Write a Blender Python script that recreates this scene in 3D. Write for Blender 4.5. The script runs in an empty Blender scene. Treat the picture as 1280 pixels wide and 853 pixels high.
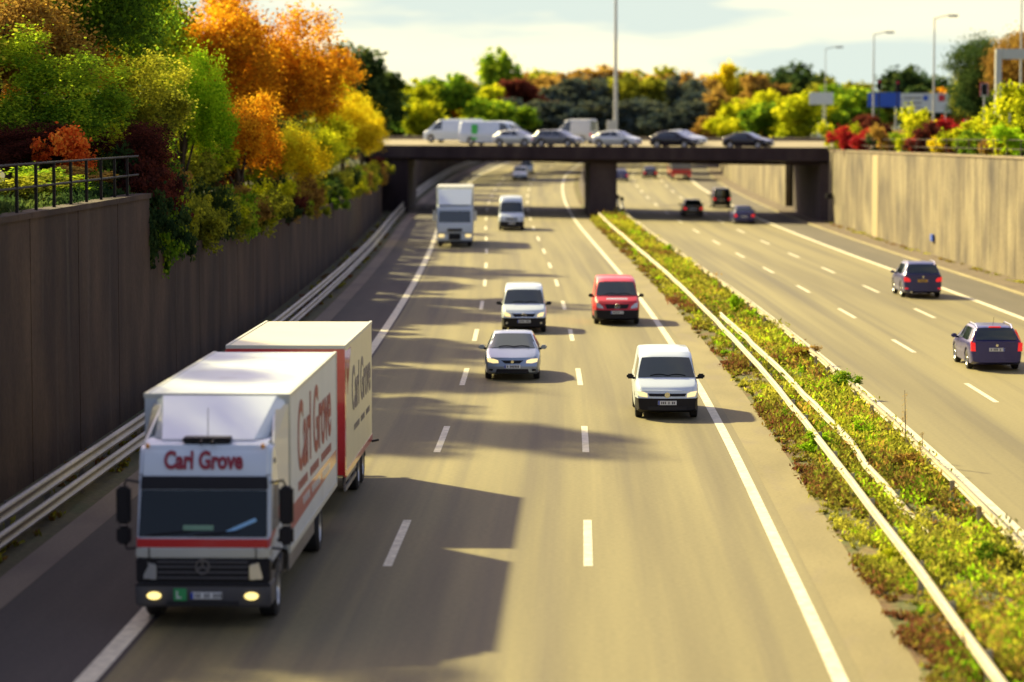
import bpy, bmesh, math, random
import numpy as np
from mathutils import Vector, Matrix
rnd = random.Random(7); RN = np.random.default_rng(11)
S = bpy.context.scene
C = S.collection
# ------------------------------------------------------------------ camera
F_PX, HOR, CH = 3430.0, 157.0, 8.2
cd = bpy.data.cameras.new('camera'); cam = bpy.data.objects.new('camera', cd); C.objects.link(cam)
S.camera = cam
cam.location = (0, 0, CH)
cam.rotation_euler = (math.radians(90) - math.atan((426.5-HOR)/F_PX), 0, 0)
cd.sensor_width = 36; cd.lens = F_PX/1280*36
cd.clip_start = 1; cd.clip_end = 12000
cd.dof.use_dof = True; cd.dof.focus_distance = 74; cd.dof.aperture_fstop = 0.62
# ------------------------------------------------------------------ light
SUNV = Vector((-3.9, 4.9, 3.95)).normalized()
sun_el = math.asin(SUNV.z); sun_az = math.atan2(SUNV.x, SUNV.y)
sd = bpy.data.lights.new('sun', 'SUN'); sun = bpy.data.objects.new('sun', sd); C.objects.link(sun)
sd.energy = 4.6; sd.angle = math.radians(1.5); sd.color = (1.0, 0.88, 0.42)
sun.rotation_euler = (-SUNV).to_track_quat('-Z', 'Y').to_euler()
sun.location = (-40, 60, 60)
W = bpy.data.worlds.new('World'); S.world = W; W.use_nodes = True
nt = W.node_tree; nt.nodes.clear()
def N(t, typ, **kw):
    n = t.nodes.new(typ)
    for k, v in kw.items():
        if k.startswith('i_'): n.inputs[k[2:].replace('_', ' ')].default_value = v
        else: setattr(n, k, v)
    return n
wo = N(nt, 'ShaderNodeOutputWorld'); bg = N(nt, 'ShaderNodeBackground')
sky = N(nt, 'ShaderNodeTexSky', sky_type='NISHITA', sun_disc=False)
sky.sun_elevation = sun_el; sky.sun_rotation = sun_az
sky.air_density = 1.0; sky.dust_density = 2.0
tc = N(nt, 'ShaderNodeTexCoord'); sep = N(nt, 'ShaderNodeSeparateXYZ')
mp = N(nt, 'ShaderNodeMapping'); mp.inputs['Scale'].default_value = (5, 5, 34)
nz = N(nt, 'ShaderNodeTexNoise'); nz.inputs['Scale'].default_value = 1.3; nz.inputs['Detail'].default_value = 5
cr = N(nt, 'ShaderNodeValToRGB')
cr.color_ramp.elements[0].position = .43; cr.color_ramp.elements[0].color = (3.8, 4.3, 3.9, 1)
cr.color_ramp.elements[1].position = .58; cr.color_ramp.elements[1].color = (6.8, 6.2, 4.1, 1)
el = N(nt, 'ShaderNodeMapRange'); el.inputs['From Min'].default_value = .05; el.inputs['From Max'].default_value = .15
el.inputs['To Min'].default_value = 1; el.inputs['To Max'].default_value = 0
mx = N(nt, 'ShaderNodeMix', data_type='RGBA')
L = nt.links.new
L(tc.outputs['Generated'], mp.inputs['Vector']); L(mp.outputs[0], nz.inputs['Vector']); L(nz.outputs['Fac'], cr.inputs[0])
L(tc.outputs['Generated'], sep.inputs[0]); L(sep.outputs['Z'], el.inputs['Value'])
# broken cloud higher up, hazy bank near the horizon
mp2 = N(nt, 'ShaderNodeMapping'); mp2.inputs['Scale'].default_value = (2.2, 2.2, 4)
nz2 = N(nt, 'ShaderNodeTexNoise'); nz2.inputs['Scale'].default_value = 1.5; nz2.inputs['Detail'].default_value = 6
r2 = N(nt, 'ShaderNodeMapRange'); r2.inputs['From Min'].default_value = .48; r2.inputs['From Max'].default_value = .66
r2.inputs['To Max'].default_value = .40
L(tc.outputs['Generated'], mp2.inputs['Vector']); L(mp2.outputs[0], nz2.inputs['Vector']); L(nz2.outputs['Fac'], r2.inputs['Value'])
mm = N(nt, 'ShaderNodeMath', operation='MAXIMUM')
L(el.outputs[0], mm.inputs[0]); L(r2.outputs[0], mm.inputs[1])
# the cloud bank glows towards the sun (ahead) and is duller behind the camera
gl = N(nt, 'ShaderNodeMapRange'); gl.inputs['From Min'].default_value = -.5; gl.inputs['From Max'].default_value = .75; gl.inputs['To Min'].default_value = .45; gl.inputs['To Max'].default_value = .92
gv_ = N(nt, 'ShaderNodeVectorMath', operation='SCALE')
L(sep.outputs['Y'], gl.inputs['Value']); L(cr.outputs[0], gv_.inputs[0]); L(gl.outputs[0], gv_.inputs['Scale'])
L(mm.outputs[0], mx.inputs['Factor']); tint = N(nt, 'ShaderNodeMix', data_type='RGBA', blend_type='MULTIPLY'); tint.inputs['Factor'].default_value = 1; tint.inputs['B'].default_value = (1.14, .90, .92, 1)
L(sky.outputs[0], tint.inputs['A']); L(tint.outputs['Result'], mx.inputs['A']); L(gv_.outputs[0], mx.inputs['B'])
L(mx.outputs['Result'], bg.inputs['Color']); bg.inputs['Strength'].default_value = 0.085
L(bg.outputs[0], wo.inputs['Surface'])
S.view_settings.view_transform = 'Standard'; S.view_settings.look = 'None'
S.view_settings.gamma = 1; S.view_settings.exposure = 1.38
S.cycles.max_bounces = 6; S.cycles.transparent_max_bounces = 6

# ------------------------------------------------------------------ road geometry reference
_RD = [0, 20, 40, 53.7, 71, 87.5, 104.8, 123, 143, 161, 180, 196, 214, 232, 250, 268, 286, 304, 322, 340, 358, 420, 500, 600, 900]
_RX = [-.3, .5, 1.15, 1.5, 1.92, 2.19, 2.32, 2.37, 2.34, 2.23, 2.08, 1.9, 1.69, 1.55, 1.47, 1.48, 1.63, 1.86, 2.2, 2.69, 3.34, 7.3, 16, 32, 100]
_ZD = [0, 175, 196, 232, 268, 322, 358, 400, 500, 700, 2000]
_ZZ = [0, 0, .08, .3, .7, 1.3, 1.85, 2.5, 4.1, 6, 6]
_dd = np.arange(0, 901, 1.0)
def _sm(a, k=10):
    w = np.exp(-np.linspace(-2, 2, 2*k+1)**2); w /= w.sum()
    return np.convolve(np.pad(a, k, mode='reflect', reflect_type='odd'), w, mode='valid')
_xr = _sm(np.interp(_dd, _RD, _RX)); _zr = _sm(np.interp(_dd, _ZD, _ZZ))
def xr(D): return float(np.interp(D, _dd, _xr))
def zr(D): return float(np.interp(D, _dd, _zr))
def hd(D): return math.atan(xr(D+1)-xr(D-1))/1 * .5
def pxx(px, D): return (px-640)*D/F_PX
def pyz(py, D): return CH-(py-HOR)*D/F_PX

# ------------------------------------------------------------------ helpers
def tag(o, label=None, cat=None, group=None, kind=None):
    if label: o['label'] = label
    if cat: o['category'] = cat
    if group: o['group'] = group
    if kind: o['kind'] = kind
    return o
def empty(name, loc, rz=0, label=None, cat=None, group=None):
    o = bpy.data.objects.new(name, None); C.objects.link(o)
    o.empty_display_size = .3; o.location = loc; o.rotation_euler = (0, 0, rz)
    return tag(o, label, cat, group)
def mesh(name, V, Fc, mat=None, parent=None, loc=None, smooth=None, bevel=0, seg=2):
    me = bpy.data.meshes.new(name)
    me.from_pydata([tuple(v) for v in V], [], [tuple(f) for f in Fc]); me.update()
    bm = bmesh.new(); bm.from_mesh(me)
    bmesh.ops.recalc_face_normals(bm, faces=bm.faces)
    if bevel:
        bmesh.ops.bevel(bm, geom=[e for e in bm.edges if e.calc_face_angle(0) > .5], offset=bevel, segments=seg, affect='EDGES', clamp_overlap=True)
    bm.to_mesh(me); bm.free()
    if smooth is not None:
        me.shade_smooth(); me.set_sharp_from_angle(angle=math.radians(smooth))
    o = bpy.data.objects.new(name, me); C.objects.link(o)
    if mat: me.materials.append(mat)
    if parent: o.parent = parent
    if loc is not None: o.location = loc
    return o
def boxvf(b):
    x0, x1, y0, y1, z0, z1 = b
    V = [(x0,y0,z0),(x1,y0,z0),(x1,y1,z0),(x0,y1,z0),(x0,y0,z1),(x1,y0,z1),(x1,y1,z1),(x0,y1,z1)]
    return V, [(0,3,2,1),(4,5,6,7),(0,1,5,4),(1,2,6,5),(2,3,7,6),(3,0,4,7)]
def box(name, b, mat, parent=None, bevel=0, loc=None, seg=2):
    V, Fc = boxvf(b); return mesh(name, V, Fc, mat, parent, loc, 40 if bevel else None, bevel, seg)
def boxes(name, bs, mat, parent=None, bevel=0, loc=None):
    V, Fc = [], []
    for b in bs:
        v, f = boxvf(b); n = len(V); V += v; Fc += [tuple(i+n for i in q) for q in f]
    return mesh(name, V, Fc, mat, parent, loc, 40 if bevel else None, bevel, 1)
def prism(name, prof, x0, x1, mat, parent=None, bevel=0, inset=None):
    n = len(prof)
    V = [(x0, y, z) for y, z in prof] + [(x1, y, z) for y, z in prof]
    Fc = [tuple(range(n)), tuple(range(2*n-1, n-1, -1))] + [(i, (i+1) % n, (i+1) % n+n, i+n) for i in range(n)]
    return mesh(name, V, Fc, mat, parent, None, 40, bevel, 3)
def tubevf(pts, r, n=8, caps=True):
    pts = [Vector(p) for p in pts]; V, Fc = [], []
    rs = r if hasattr(r, '__len__') else [r]*len(pts)
    for i, p in enumerate(pts):
        d = (pts[min(i+1, len(pts)-1)]-pts[max(i-1, 0)]).normalized()
        a = d.orthogonal().normalized() if abs(d.z) < .95 else d.cross(Vector((0, 1, 0))).normalized()
        if abs(d.z) < .95: a = d.cross(Vector((0, 0, 1))).normalized()
        b = d.cross(a)
        for k in range(n):
            t = 2*math.pi*k/n; V.append(p+(a*math.cos(t)+b*math.sin(t))*rs[i])
    for i in range(len(pts)-1):
        for k in range(n):
            k2 = (k+1) % n; Fc.append((i*n+k, i*n+k2, (i+1)*n+k2, (i+1)*n+k))
    if caps: Fc += [tuple(range(n))[::-1], tuple(range(len(V)-n, len(V)))]
    return V, Fc
def tube(name, pts, r, mat, parent=None, n=8, loc=None):
    V, Fc = tubevf(pts, r, n); return mesh(name, V, Fc, mat, parent, loc, 50)
def merge(parts):
    V, Fc = [], []
    for v, f in parts:
        n = len(V); V += list(v); Fc += [tuple(i+n for i in q) for q in f]
    return V, Fc
def lathe(name, prof, mat, parent, axis='x', n=24, loc=(0, 0, 0)):
    V, Fc = [], []
    for k in range(n):
        t = 2*math.pi*k/n
        for a, r in prof: V.append((a, r*math.cos(t), r*math.sin(t)))
    m = len(prof)
    for k in range(n):
        k2 = (k+1) % n
        for i in range(m-1): Fc.append((k*m+i, k*m+i+1, k2*m+i+1, k2*m+i))
    return mesh(name, V, Fc, mat, parent, loc, 40)
def quads(name, V, mat, parent=None, loc=None, attr=None):
    V = np.asarray(V, dtype=np.float32).reshape(-1, 3); n = len(V)//4
    me = bpy.data.meshes.new(name)
    me.vertices.add(n*4); me.vertices.foreach_set('co', V.ravel())
    me.loops.add(n*4); me.loops.foreach_set('vertex_index', np.arange(n*4, dtype=np.int32))
    me.polygons.add(n); me.polygons.foreach_set('loop_start', np.arange(0, n*4, 4, dtype=np.int32))
    me.polygons.foreach_set('loop_total', np.full(n, 4, dtype=np.int32))
    me.update(calc_edges=True)
    if attr is not None:
        a = me.attributes.new('lv', 'FLOAT', 'POINT'); a.data.foreach_set('value', np.repeat(attr, 4).astype(np.float32))
    me.materials.append(mat)
    o = bpy.data.objects.new(name, me); C.objects.link(o)
    if parent: o.parent = parent
    if loc is not None: o.location = loc
    return o
def copy_tree(o, parent=None):
    c = o.copy(); C.objects.link(c); c.parent = parent
    for ch in [k for k in KIDS.get(o.name, [])]: copy_tree(ch, c)
    return c
KIDS = {}
def reg(o):
    KIDS[o.name] = [k for k in bpy.data.objects if k.parent == o]
    for k in KIDS[o.name]: reg(k)

# ------------------------------------------------------------------ materials
def pmat(name, col, rough=.6, metal=0, coat=0, emit=None, es=0, spec=.5):
    m = bpy.data.materials.new(name); m.use_nodes = True
    b = m.node_tree.nodes['Principled BSDF']
    b.inputs['Base Color'].default_value = (*col, 1); b.inputs['Roughness'].default_value = rough
    b.inputs['Metallic'].default_value = metal; b.inputs['Coat Weight'].default_value = coat
    b.inputs['Coat Roughness'].default_value = .06; b.inputs['Specular IOR Level'].default_value = spec
    if emit: b.inputs['Emission Color'].default_value = (*emit, 1); b.inputs['Emission Strength'].default_value = es
    return m
def nmat(name, cols, scale=(1, 1, 1), nscale=1.0, detail=6, rough=.8, coord='Object', fine=None, bump=0, bscale=20, pos=None, second=None, metal=0, spec=.3):
    """noise-mixed colour; fine=(amount, scale) multiplies by a fine grain; second=(scale vec, nscale, colour, lo, hi) lays a second stain"""
    m = bpy.data.materials.new(name); m.use_nodes = True; t = m.node_tree; Lk = t.links.new
    b = t.nodes['Principled BSDF']; b.inputs['Roughness'].default_value = rough; b.inputs['Metallic'].default_value = metal
    b.inputs['Specular IOR Level'].default_value = spec
    tc = N(t, 'ShaderNodeTexCoord'); mp = N(t, 'ShaderNodeMapping'); mp.inputs['Scale'].default_value = scale
    Lk(tc.outputs[coord], mp.inputs['Vector'])
    nz = N(t, 'ShaderNodeTexNoise'); nz.inputs['Scale'].default_value = nscale; nz.inputs['Detail'].default_value = detail
    Lk(mp.outputs[0], nz.inputs['Vector'])
    cr = N(t, 'ShaderNodeValToRGB'); Lk(nz.outputs['Fac'], cr.inputs[0])
    k = len(cols); ps = pos or ([.5] if k == 1 else [.32+.36*i/(k-1) for i in range(k)])
    while len(cr.color_ramp.elements) < k: cr.color_ramp.elements.new(.5)
    for i, c in enumerate(cols): cr.color_ramp.elements[i].position = ps[i]; cr.color_ramp.elements[i].color = (*c, 1)
    out = cr.outputs[0]
    if second:
        sc, ns, c2, lo, hi = second
        mp3 = N(t, 'ShaderNodeMapping'); mp3.inputs['Scale'].default_value = sc; Lk(tc.outputs[coord], mp3.inputs['Vector'])
        n3 = N(t, 'ShaderNodeTexNoise'); n3.inputs['Scale'].default_value = ns; n3.inputs['Detail'].default_value = 5; Lk(mp3.outputs[0], n3.inputs['Vector'])
        mr = N(t, 'ShaderNodeMapRange'); mr.inputs['From Min'].default_value = lo; mr.inputs['From Max'].default_value = hi; Lk(n3.outputs['Fac'], mr.inputs['Value'])
        mi = N(t, 'ShaderNodeMix', data_type='RGBA'); Lk(mr.outputs[0], mi.inputs['Factor']); Lk(out, mi.inputs['A']); mi.inputs['B'].default_value = (*c2, 1)
        out = mi.outputs['Result']
    if fine:
        amt, fs = fine
        n2 = N(t, 'ShaderNodeTexNoise'); n2.inputs['Scale'].default_value = fs; n2.inputs['Detail'].default_value = 3; Lk(tc.outputs[coord], n2.inputs['Vector'])
        mr = N(t, 'ShaderNodeMapRange'); mr.inputs['From Min'].default_value = .3; mr.inputs['From Max'].default_value = .7
        mr.inputs['To Min'].default_value = 1-amt; mr.inputs['To Max'].default_value = 1+amt; Lk(n2.outputs['Fac'], mr.inputs['Value'])
        vm = N(t, 'ShaderNodeVectorMath', operation='SCALE'); Lk(out, vm.inputs[0]); Lk(mr.outputs[0], vm.inputs['Scale']); out = vm.outputs[0]
    Lk(out, b.inputs['Base Color'])
    if bump:
        n4 = N(t, 'ShaderNodeTexNoise'); n4.inputs['Scale'].default_value = bscale; n4.inputs['Detail'].default_value = 4; Lk(tc.outputs[coord], n4.inputs['Vector'])
        bp = N(t, 'ShaderNodeBump'); bp.inputs['Strength'].default_value = bump; bp.inputs['Distance'].default_value = .03
        Lk(n4.outputs['Fac'], bp.inputs['Height']); Lk(bp.outputs[0], b.inputs['Normal'])
    return m
def leafmat(name, c0, c1, c2, tr=.5):
    m = bpy.data.materials.new(name); m.use_nodes = True; t = m.node_tree; Lk = t.links.new
    t.nodes.clear(); out = N(t, 'ShaderNodeOutputMaterial')
    at = N(t, 'ShaderNodeAttribute', attribute_name='lv'); cr = N(t, 'ShaderNodeValToRGB')
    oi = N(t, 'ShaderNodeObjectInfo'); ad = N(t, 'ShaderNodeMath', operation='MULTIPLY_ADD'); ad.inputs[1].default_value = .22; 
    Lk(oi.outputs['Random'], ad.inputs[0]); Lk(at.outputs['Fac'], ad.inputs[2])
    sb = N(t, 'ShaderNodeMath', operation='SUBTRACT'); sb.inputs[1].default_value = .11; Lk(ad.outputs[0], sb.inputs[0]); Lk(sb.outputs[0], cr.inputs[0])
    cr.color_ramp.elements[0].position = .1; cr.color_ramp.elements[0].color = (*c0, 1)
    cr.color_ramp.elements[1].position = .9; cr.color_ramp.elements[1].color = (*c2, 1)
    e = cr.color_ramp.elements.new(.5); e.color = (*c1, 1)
    df = N(t, 'ShaderNodeBsdfDiffuse'); tl = N(t, 'ShaderNodeBsdfTranslucent'); ms = N(t, 'ShaderNodeMixShader'); ms.inputs[0].default_value = tr
    Lk(cr.outputs[0], df.inputs[0]); Lk(cr.outputs[0], tl.inputs[0]); Lk(df.outputs[0], ms.inputs[1]); Lk(tl.outputs[0], ms.inputs[2]); Lk(ms.outputs[0], out.inputs['Surface'])
    return m
M = {}
M['asphalt_left'] = nmat('worn asphalt oncoming', [(.135, .110, .056), (.188, .156, .074), (.235, .196, .090)], (.9, .022, 1), 1.0, 5, .78, 'UV', fine=(.10, 9), second=((1.2, .010, 1), 1.0, (.095, .076, .052), .50, .78))
M['asphalt_right'] = nmat('worn asphalt away', [(.155, .128, .062), (.205, .172, .080), (.240, .202, .092)], (.7, .018, 1), 1.0, 5, .75, 'UV', fine=(.08, 9), second=((1.1, .010, 1), 1.0, (.108, .090, .056), .50, .76))
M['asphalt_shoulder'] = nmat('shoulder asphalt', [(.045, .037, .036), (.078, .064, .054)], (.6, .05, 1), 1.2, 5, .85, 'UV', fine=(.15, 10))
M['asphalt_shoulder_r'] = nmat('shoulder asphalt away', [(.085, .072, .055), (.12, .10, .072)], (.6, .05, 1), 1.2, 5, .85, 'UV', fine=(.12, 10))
M['edge_strip'] = nmat('edge concrete', [(.19, .155, .075), (.25, .205, .10)], (.6, .2, 1), 1, 5, .85, 'UV', fine=(.12, 12), second=((1, .25, 1), 1.0, (.2, .16, .10), .55, .7))
M['gutter'] = nmat('gutter', [(.13, .10, .085), (.2, .16, .12)], (.6, .2, 1), 1, 5, .85, 'UV', fine=(.12, 12))
M['dirt_left'] = nmat('verge dirt', [(.05, .045, .03), (.09, .08, .04), (.06, .07, .03)], (1, .3, 1), 1.4, 6, .95, 'UV', fine=(.3, 8))
M['soil'] = nmat('median soil', [(.07, .038, .022), (.12, .07, .03), (.075, .085, .022), (.17, .12, .05)], (1, .5, 1), .9, 7, .95, 'UV', fine=(.35, 6), bump=.4, bscale=5)
M['walk'] = nmat('walkway', [(.10, .072, .05), (.15, .11, .068)], (1, .3, 1), 1.2, 6, .9, 'UV', fine=(.2, 7))
M['ground'] = nmat('ground', [(.03, .045, .012), (.06, .07, .018), (.05, .04, .015)], (1, 1, 1), .05, 8, .95, fine=(.3, 1.5))
M['paint'] = nmat('road paint', [(.55, .50, .36), (.70, .64, .47)], (1, 1, 1), 3.0, 6, .6, fine=(.15, 6), second=((1, .4, 1), 2.0, (.38, .33, .24), .6, .78))
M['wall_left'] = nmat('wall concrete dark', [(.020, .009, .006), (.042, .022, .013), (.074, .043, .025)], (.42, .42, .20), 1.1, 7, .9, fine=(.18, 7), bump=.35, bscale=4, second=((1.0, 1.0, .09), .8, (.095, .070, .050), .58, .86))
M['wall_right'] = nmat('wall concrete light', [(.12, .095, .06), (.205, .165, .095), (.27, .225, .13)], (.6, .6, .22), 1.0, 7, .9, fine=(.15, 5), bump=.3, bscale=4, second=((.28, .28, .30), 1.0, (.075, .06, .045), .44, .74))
M['wall_cap'] = nmat('wall coping', [(.17, .13, .08), (.26, .20, .12)], (1, 1, 1), .8, 6, .85, fine=(.15, 6))
M['panel_light'] = nmat('new panel', [(.34, .27, .14), (.40, .32, .17)], (1, 1, .2), .8, 5, .85, fine=(.08, 6))
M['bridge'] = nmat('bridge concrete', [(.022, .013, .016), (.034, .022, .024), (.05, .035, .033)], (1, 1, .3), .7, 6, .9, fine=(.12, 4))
M['pier'] = nmat('pier concrete', [(.045, .030, .030), (.075, .054, .046)], (1, 1, .2), 1.0, 6, .9, fine=(.12, 4))
M['deckroad'] = nmat('deck road', [(.22, .18, .11), (.30, .245, .15)], (1, 1, 1), .3, 6, .85, fine=(.12, 4))
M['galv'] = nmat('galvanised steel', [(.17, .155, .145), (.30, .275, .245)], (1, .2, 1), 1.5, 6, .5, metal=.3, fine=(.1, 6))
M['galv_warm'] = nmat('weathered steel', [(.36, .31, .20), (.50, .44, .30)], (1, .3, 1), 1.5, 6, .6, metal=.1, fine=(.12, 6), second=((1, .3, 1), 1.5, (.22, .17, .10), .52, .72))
M['galv_pale'] = pmat('painted grey post', (.55, .55, .48), .5, .2)
M['white'] = pmat('white paint', (.60, .67, .74), .35, 0, .6)
M['white_box'] = nmat('white box panel', [(.50, .56, .60), (.58, .63, .66)], (1, 1, .3), .8, 5, .4, fine=(.03, 4), second=((1.5, 1.5, .2), 1.2, (.42, .43, .42), .58, .85), spec=.5)
M['cream_box'] = nmat('cream box panel', [(.62, .58, .38), (.68, .63, .42)], (1, 1, .3), .8, 5, .4, fine=(.03, 4), spec=.5)
M['offwhite'] = pmat('off white paint', (.62, .62, .56), .4, 0, .3)
M['red'] = pmat('red paint', (.55, .015, .02), .3, 0, .8)
M['redvan'] = pmat('traffic red paint', (.60, .008, .015), .4, 0, .3)
M['truckred'] = pmat('lettering red', (.26, .015, .03), .5)
M['truckgrey'] = pmat('lettering grey', (.16, .14, .15), .5)
M['silverblue'] = pmat('silver blue paint', (.24, .29, .37), .3, .55, .8)
M['silver'] = pmat('silver paint', (.55, .57, .55), .3, .4, .8)
M['greymet'] = pmat('grey metallic', (.16, .165, .18), .3, .4, .8)
M['darkblue'] = pmat('dark blue paint', (.018, .022, .13), .3, .0, .35)
M['darkblue2'] = pmat('violet blue paint', (.020, .018, .14), .3, .0, .35)
M['blackpaint'] = pmat('black paint', (.008, .006, .014), .25, 0, .4)
M['plastic'] = pmat('black plastic', (.012, .011, .014), .55, spec=.25)
M['plastic_grey'] = pmat('dark grey plastic', (.07, .068, .075), .5)
M['rubber'] = pmat('rubber', (.018, .017, .018), .8)
M['rim'] = pmat('alloy', (.5, .5, .5), .35, .7)
M['glass'] = pmat('tinted glass', (.012, .020, .019), .05, 0, .6, spec=.8)
M['glass_clear'] = pmat('pale glass', (.06, .075, .07), .1, 0, .5, spec=.8)
M['lamp_on'] = pmat('lit headlamp', (.8, .75, .5), .2, 0, 1, (1, .72, .25), .42)
M['lamp_fog'] = pmat('lit fog lamp', (.8, .7, .4), .2, 0, 1, (1, .76, .22), .75)
M['lamp_off'] = pmat('headlamp glass', (.5, .5, .48), .12, .3, 1)
M['lamp_red'] = pmat('tail lamp', (.6, .01, .015), .2, 0, .4, (1, .02, .03), .25)
M['amber'] = pmat('amber lamp', (.7, .3, .02), .3)
M['plate'] = pmat('plate white', (.68, .68, .66), .5)
M['plate_y'] = pmat('plate yellow', (.75, .42, .02), .5)
M['plate_g'] = pmat('plate green', (.03, .32, .10), .5)
M['euroblue'] = pmat('plate blue', (.02, .06, .4), .5)
M['ink'] = pmat('plate ink', (.08, .08, .09), .6)
M['chrome'] = pmat('chrome', (.7, .7, .7), .15, 1)
M['green_stripe'] = pmat('green stripe', (.06, .5, .08), .5)
M['bluesign'] = pmat('sign blue', (.02, .09, .5), .5)
M['whitesign'] = pmat('sign white', (.62, .64, .62), .5)
M['redsign'] = pmat('sign red', (.55, .02, .04), .5)
M['dark_metal'] = pmat('dark metal', (.014, .011, .010), .7, 0, spec=.2)
M['bark'] = nmat('bark', [(.03, .022, .016), (.08, .06, .04)], (3, 3, .6), 3, 5, .95)
LM = {
 'orange': leafmat('leaves orange', (0.329, 0.108, 0.008), (0.734, 0.329, 0.015), (0.880, 0.531, 0.025)),
 'gold': leafmat('leaves gold', (0.380, 0.253, 0.010), (0.835, 0.632, 0.015), (0.880, 0.860, 0.038)),
 'yellowgreen': leafmat('leaves yellow green', (0.132, 0.172, 0.011), (0.475, 0.528, 0.015), (0.818, 0.766, 0.026)),
 'green': leafmat('leaves green', (0.056, 0.112, 0.015), (0.169, 0.319, 0.022), (0.450, 0.562, 0.027)),
 'brightgreen': leafmat('leaves bright green', (0.100, 0.225, 0.010), (0.300, 0.525, 0.015), (0.525, 0.700, 0.025)),
 'dark': leafmat('leaves dark green', (0.019, 0.042, 0.017), (0.042, 0.080, 0.025), (0.096, 0.134, 0.031)),
 'navy': leafmat('leaves hazed blackish green', (0.043, 0.065, 0.071), (0.078, 0.107, 0.093), (0.162, 0.172, 0.100), .25),  # back-lit dark and haze of the far wood put into the leaf colour
 'maroon': leafmat('leaves maroon', (0.039, 0.016, 0.013), (0.098, 0.029, 0.023), (0.182, 0.046, 0.026)),
 'red': leafmat('leaves red', (0.180, 0.014, 0.014), (0.432, 0.024, 0.036), (0.600, 0.060, 0.036)),
 'flame': leafmat('leaves flame', (.5, .07, .015), (.85, .17, .03), (.85, .38, .05)),
 'brown': leafmat('leaves brown', (0.151, 0.084, 0.025), (0.370, 0.218, 0.050), (0.571, 0.370, 0.067)),
 'olive': leafmat('leaves olive', (0.083, 0.094, 0.017), (0.270, 0.291, 0.029), (0.541, 0.520, 0.038)),
}
M['grass'] = leafmat('median weeds', (.20, .075, .04), (.19, .20, .025), (.50, .47, .06), .5)

# ------------------------------------------------------------------ ground sheets
def strip(name, offs, D0, D1, mat, step=4.0, dz=0.0, zs=None, kind='structure', xfun=None):
    """ribbon following the road; offs lateral offsets, zs heights above road"""
    n = max(2, int((D1-D0)/step)+1); V, Fc, UV = [], [], []
    for i in range(n):
        D = D0+(D1-D0)*i/(n-1)
        for j, o in enumerate(offs):
            V.append((xr(D)+o, D, zr(D)+dz+(zs[j] if zs else 0))); UV.append((o, D))
    m = len(offs)
    for i in range(n-1):
        for j in range(m-1): Fc.append((i*m+j, i*m+j+1, (i+1)*m+j+1, (i+1)*m+j))
    me = bpy.data.meshes.new(name); me.from_pydata(V, [], Fc)
    uv = me.uv_layers.new(name='UVMap')
    li = np.zeros(len(me.loops), dtype=np.int32); me.loops.foreach_get('vertex_index', li)
    uv.data.foreach_set('uv', np.array(UV, dtype=np.float32)[li].ravel())
    me.shade_smooth(); me.materials.append(mat)
    o = bpy.data.objects.new(name, me); C.objects.link(o)
    if kind: o['kind'] = kind
    return o
R0, R1 = 22, 620
# base ground: one sheet to the horizon
gv = []
gx = [-5000, -700, -60, -20, 0, 15, 35, 90, 700, 5000]; gy = [-200, 0, 100, 175, 200, 232, 268, 322, 358, 400, 500, 700, 2000, 9000]
GV, GF = [], []
for Y in gy:
    for X in gx: GV.append((X+(xr(min(max(Y,0),900)) if abs(X) < 100 else 0), Y, (zr(min(max(Y,0),900)) if Y < 900 else 6)-.35))
for i in range(len(gy)-1):
    for j in range(len(gx)-1): a = i*len(gx)+j; GF.append((a, a+1, a+1+len(gx), a+len(gx)))
tag(mesh('ground', GV, GF, M['ground']), kind='structure')
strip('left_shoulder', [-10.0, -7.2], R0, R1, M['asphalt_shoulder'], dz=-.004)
strip('oncoming_carriageway', [-7.2, -3.75, 0, 4.05], R0, R1, M['asphalt_left'])
strip('edge_strip', [4.05, 5.0], R0, R1, M['edge_strip'], dz=.002)
strip('median_ground', [5.0, 5.3, 6.7, 8.0, 8.3], R0, R1, M['soil'], zs=[0, .05, .12, .05, 0])
strip('away_carriageway', [8.3, 12.3, 15.65, 19.5], R0, R1, M['asphalt_right'])
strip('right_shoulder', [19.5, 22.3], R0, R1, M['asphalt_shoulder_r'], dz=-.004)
strip('gutter', [-10.7, -10.0], R0, R1, M['gutter'], dz=.002)
strip('left_verge', [-12.9, -12.0, -10.7], R0, R1, M['dirt_left'], zs=[.12, .06, 0])
strip('right_kerb', [22.3, 22.3, 22.45, 22.45], R0, R1, M['edge_strip'], zs=[0, .12, .12, .10])
strip('right_walkway', [22.45, 24.6], R0, R1, M['walk'], zs=[.10, .13])
# painted lines
def line(name, off, w, D0=R0, D1=R1): return strip(name, [off-w/2, off+w/2], D0, D1, M['paint'], dz=.006)
line('edge_marking', -7.45, .32); line('edge_marking', 3.72, .24); line('edge_marking', 8.75, .2); line('edge_marking', 19.4, .32)
def dashes(name, off, D0, D1, ph, w=.17):
    V, Fc = [], []; D = ph
    while D < D1:
        if D > D0:
            for a, b in ((D-3, D), (D, D+3)):
                n = len(V)
                V += [(xr(a)+off-w/2, a, zr(a)+.006), (xr(a)+off+w/2, a, zr(a)+.006), (xr(b)+off+w/2, b, zr(b)+.006), (xr(b)+off-w/2, b, zr(b)+.006)]
                Fc.append((n, n+1, n+2, n+3))
        D += 17.9
    return tag(mesh(name, V, Fc, M['paint']), kind='structure')
dashes('lane_marking', -3.75, 30, 560, 35.8); dashes('lane_marking', 0, 30, 560, 35.8)
dashes('lane_marking', 12.3, 30, 560, 30.4); dashes('lane_marking', 15.7, 30, 560, 30.4)

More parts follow.
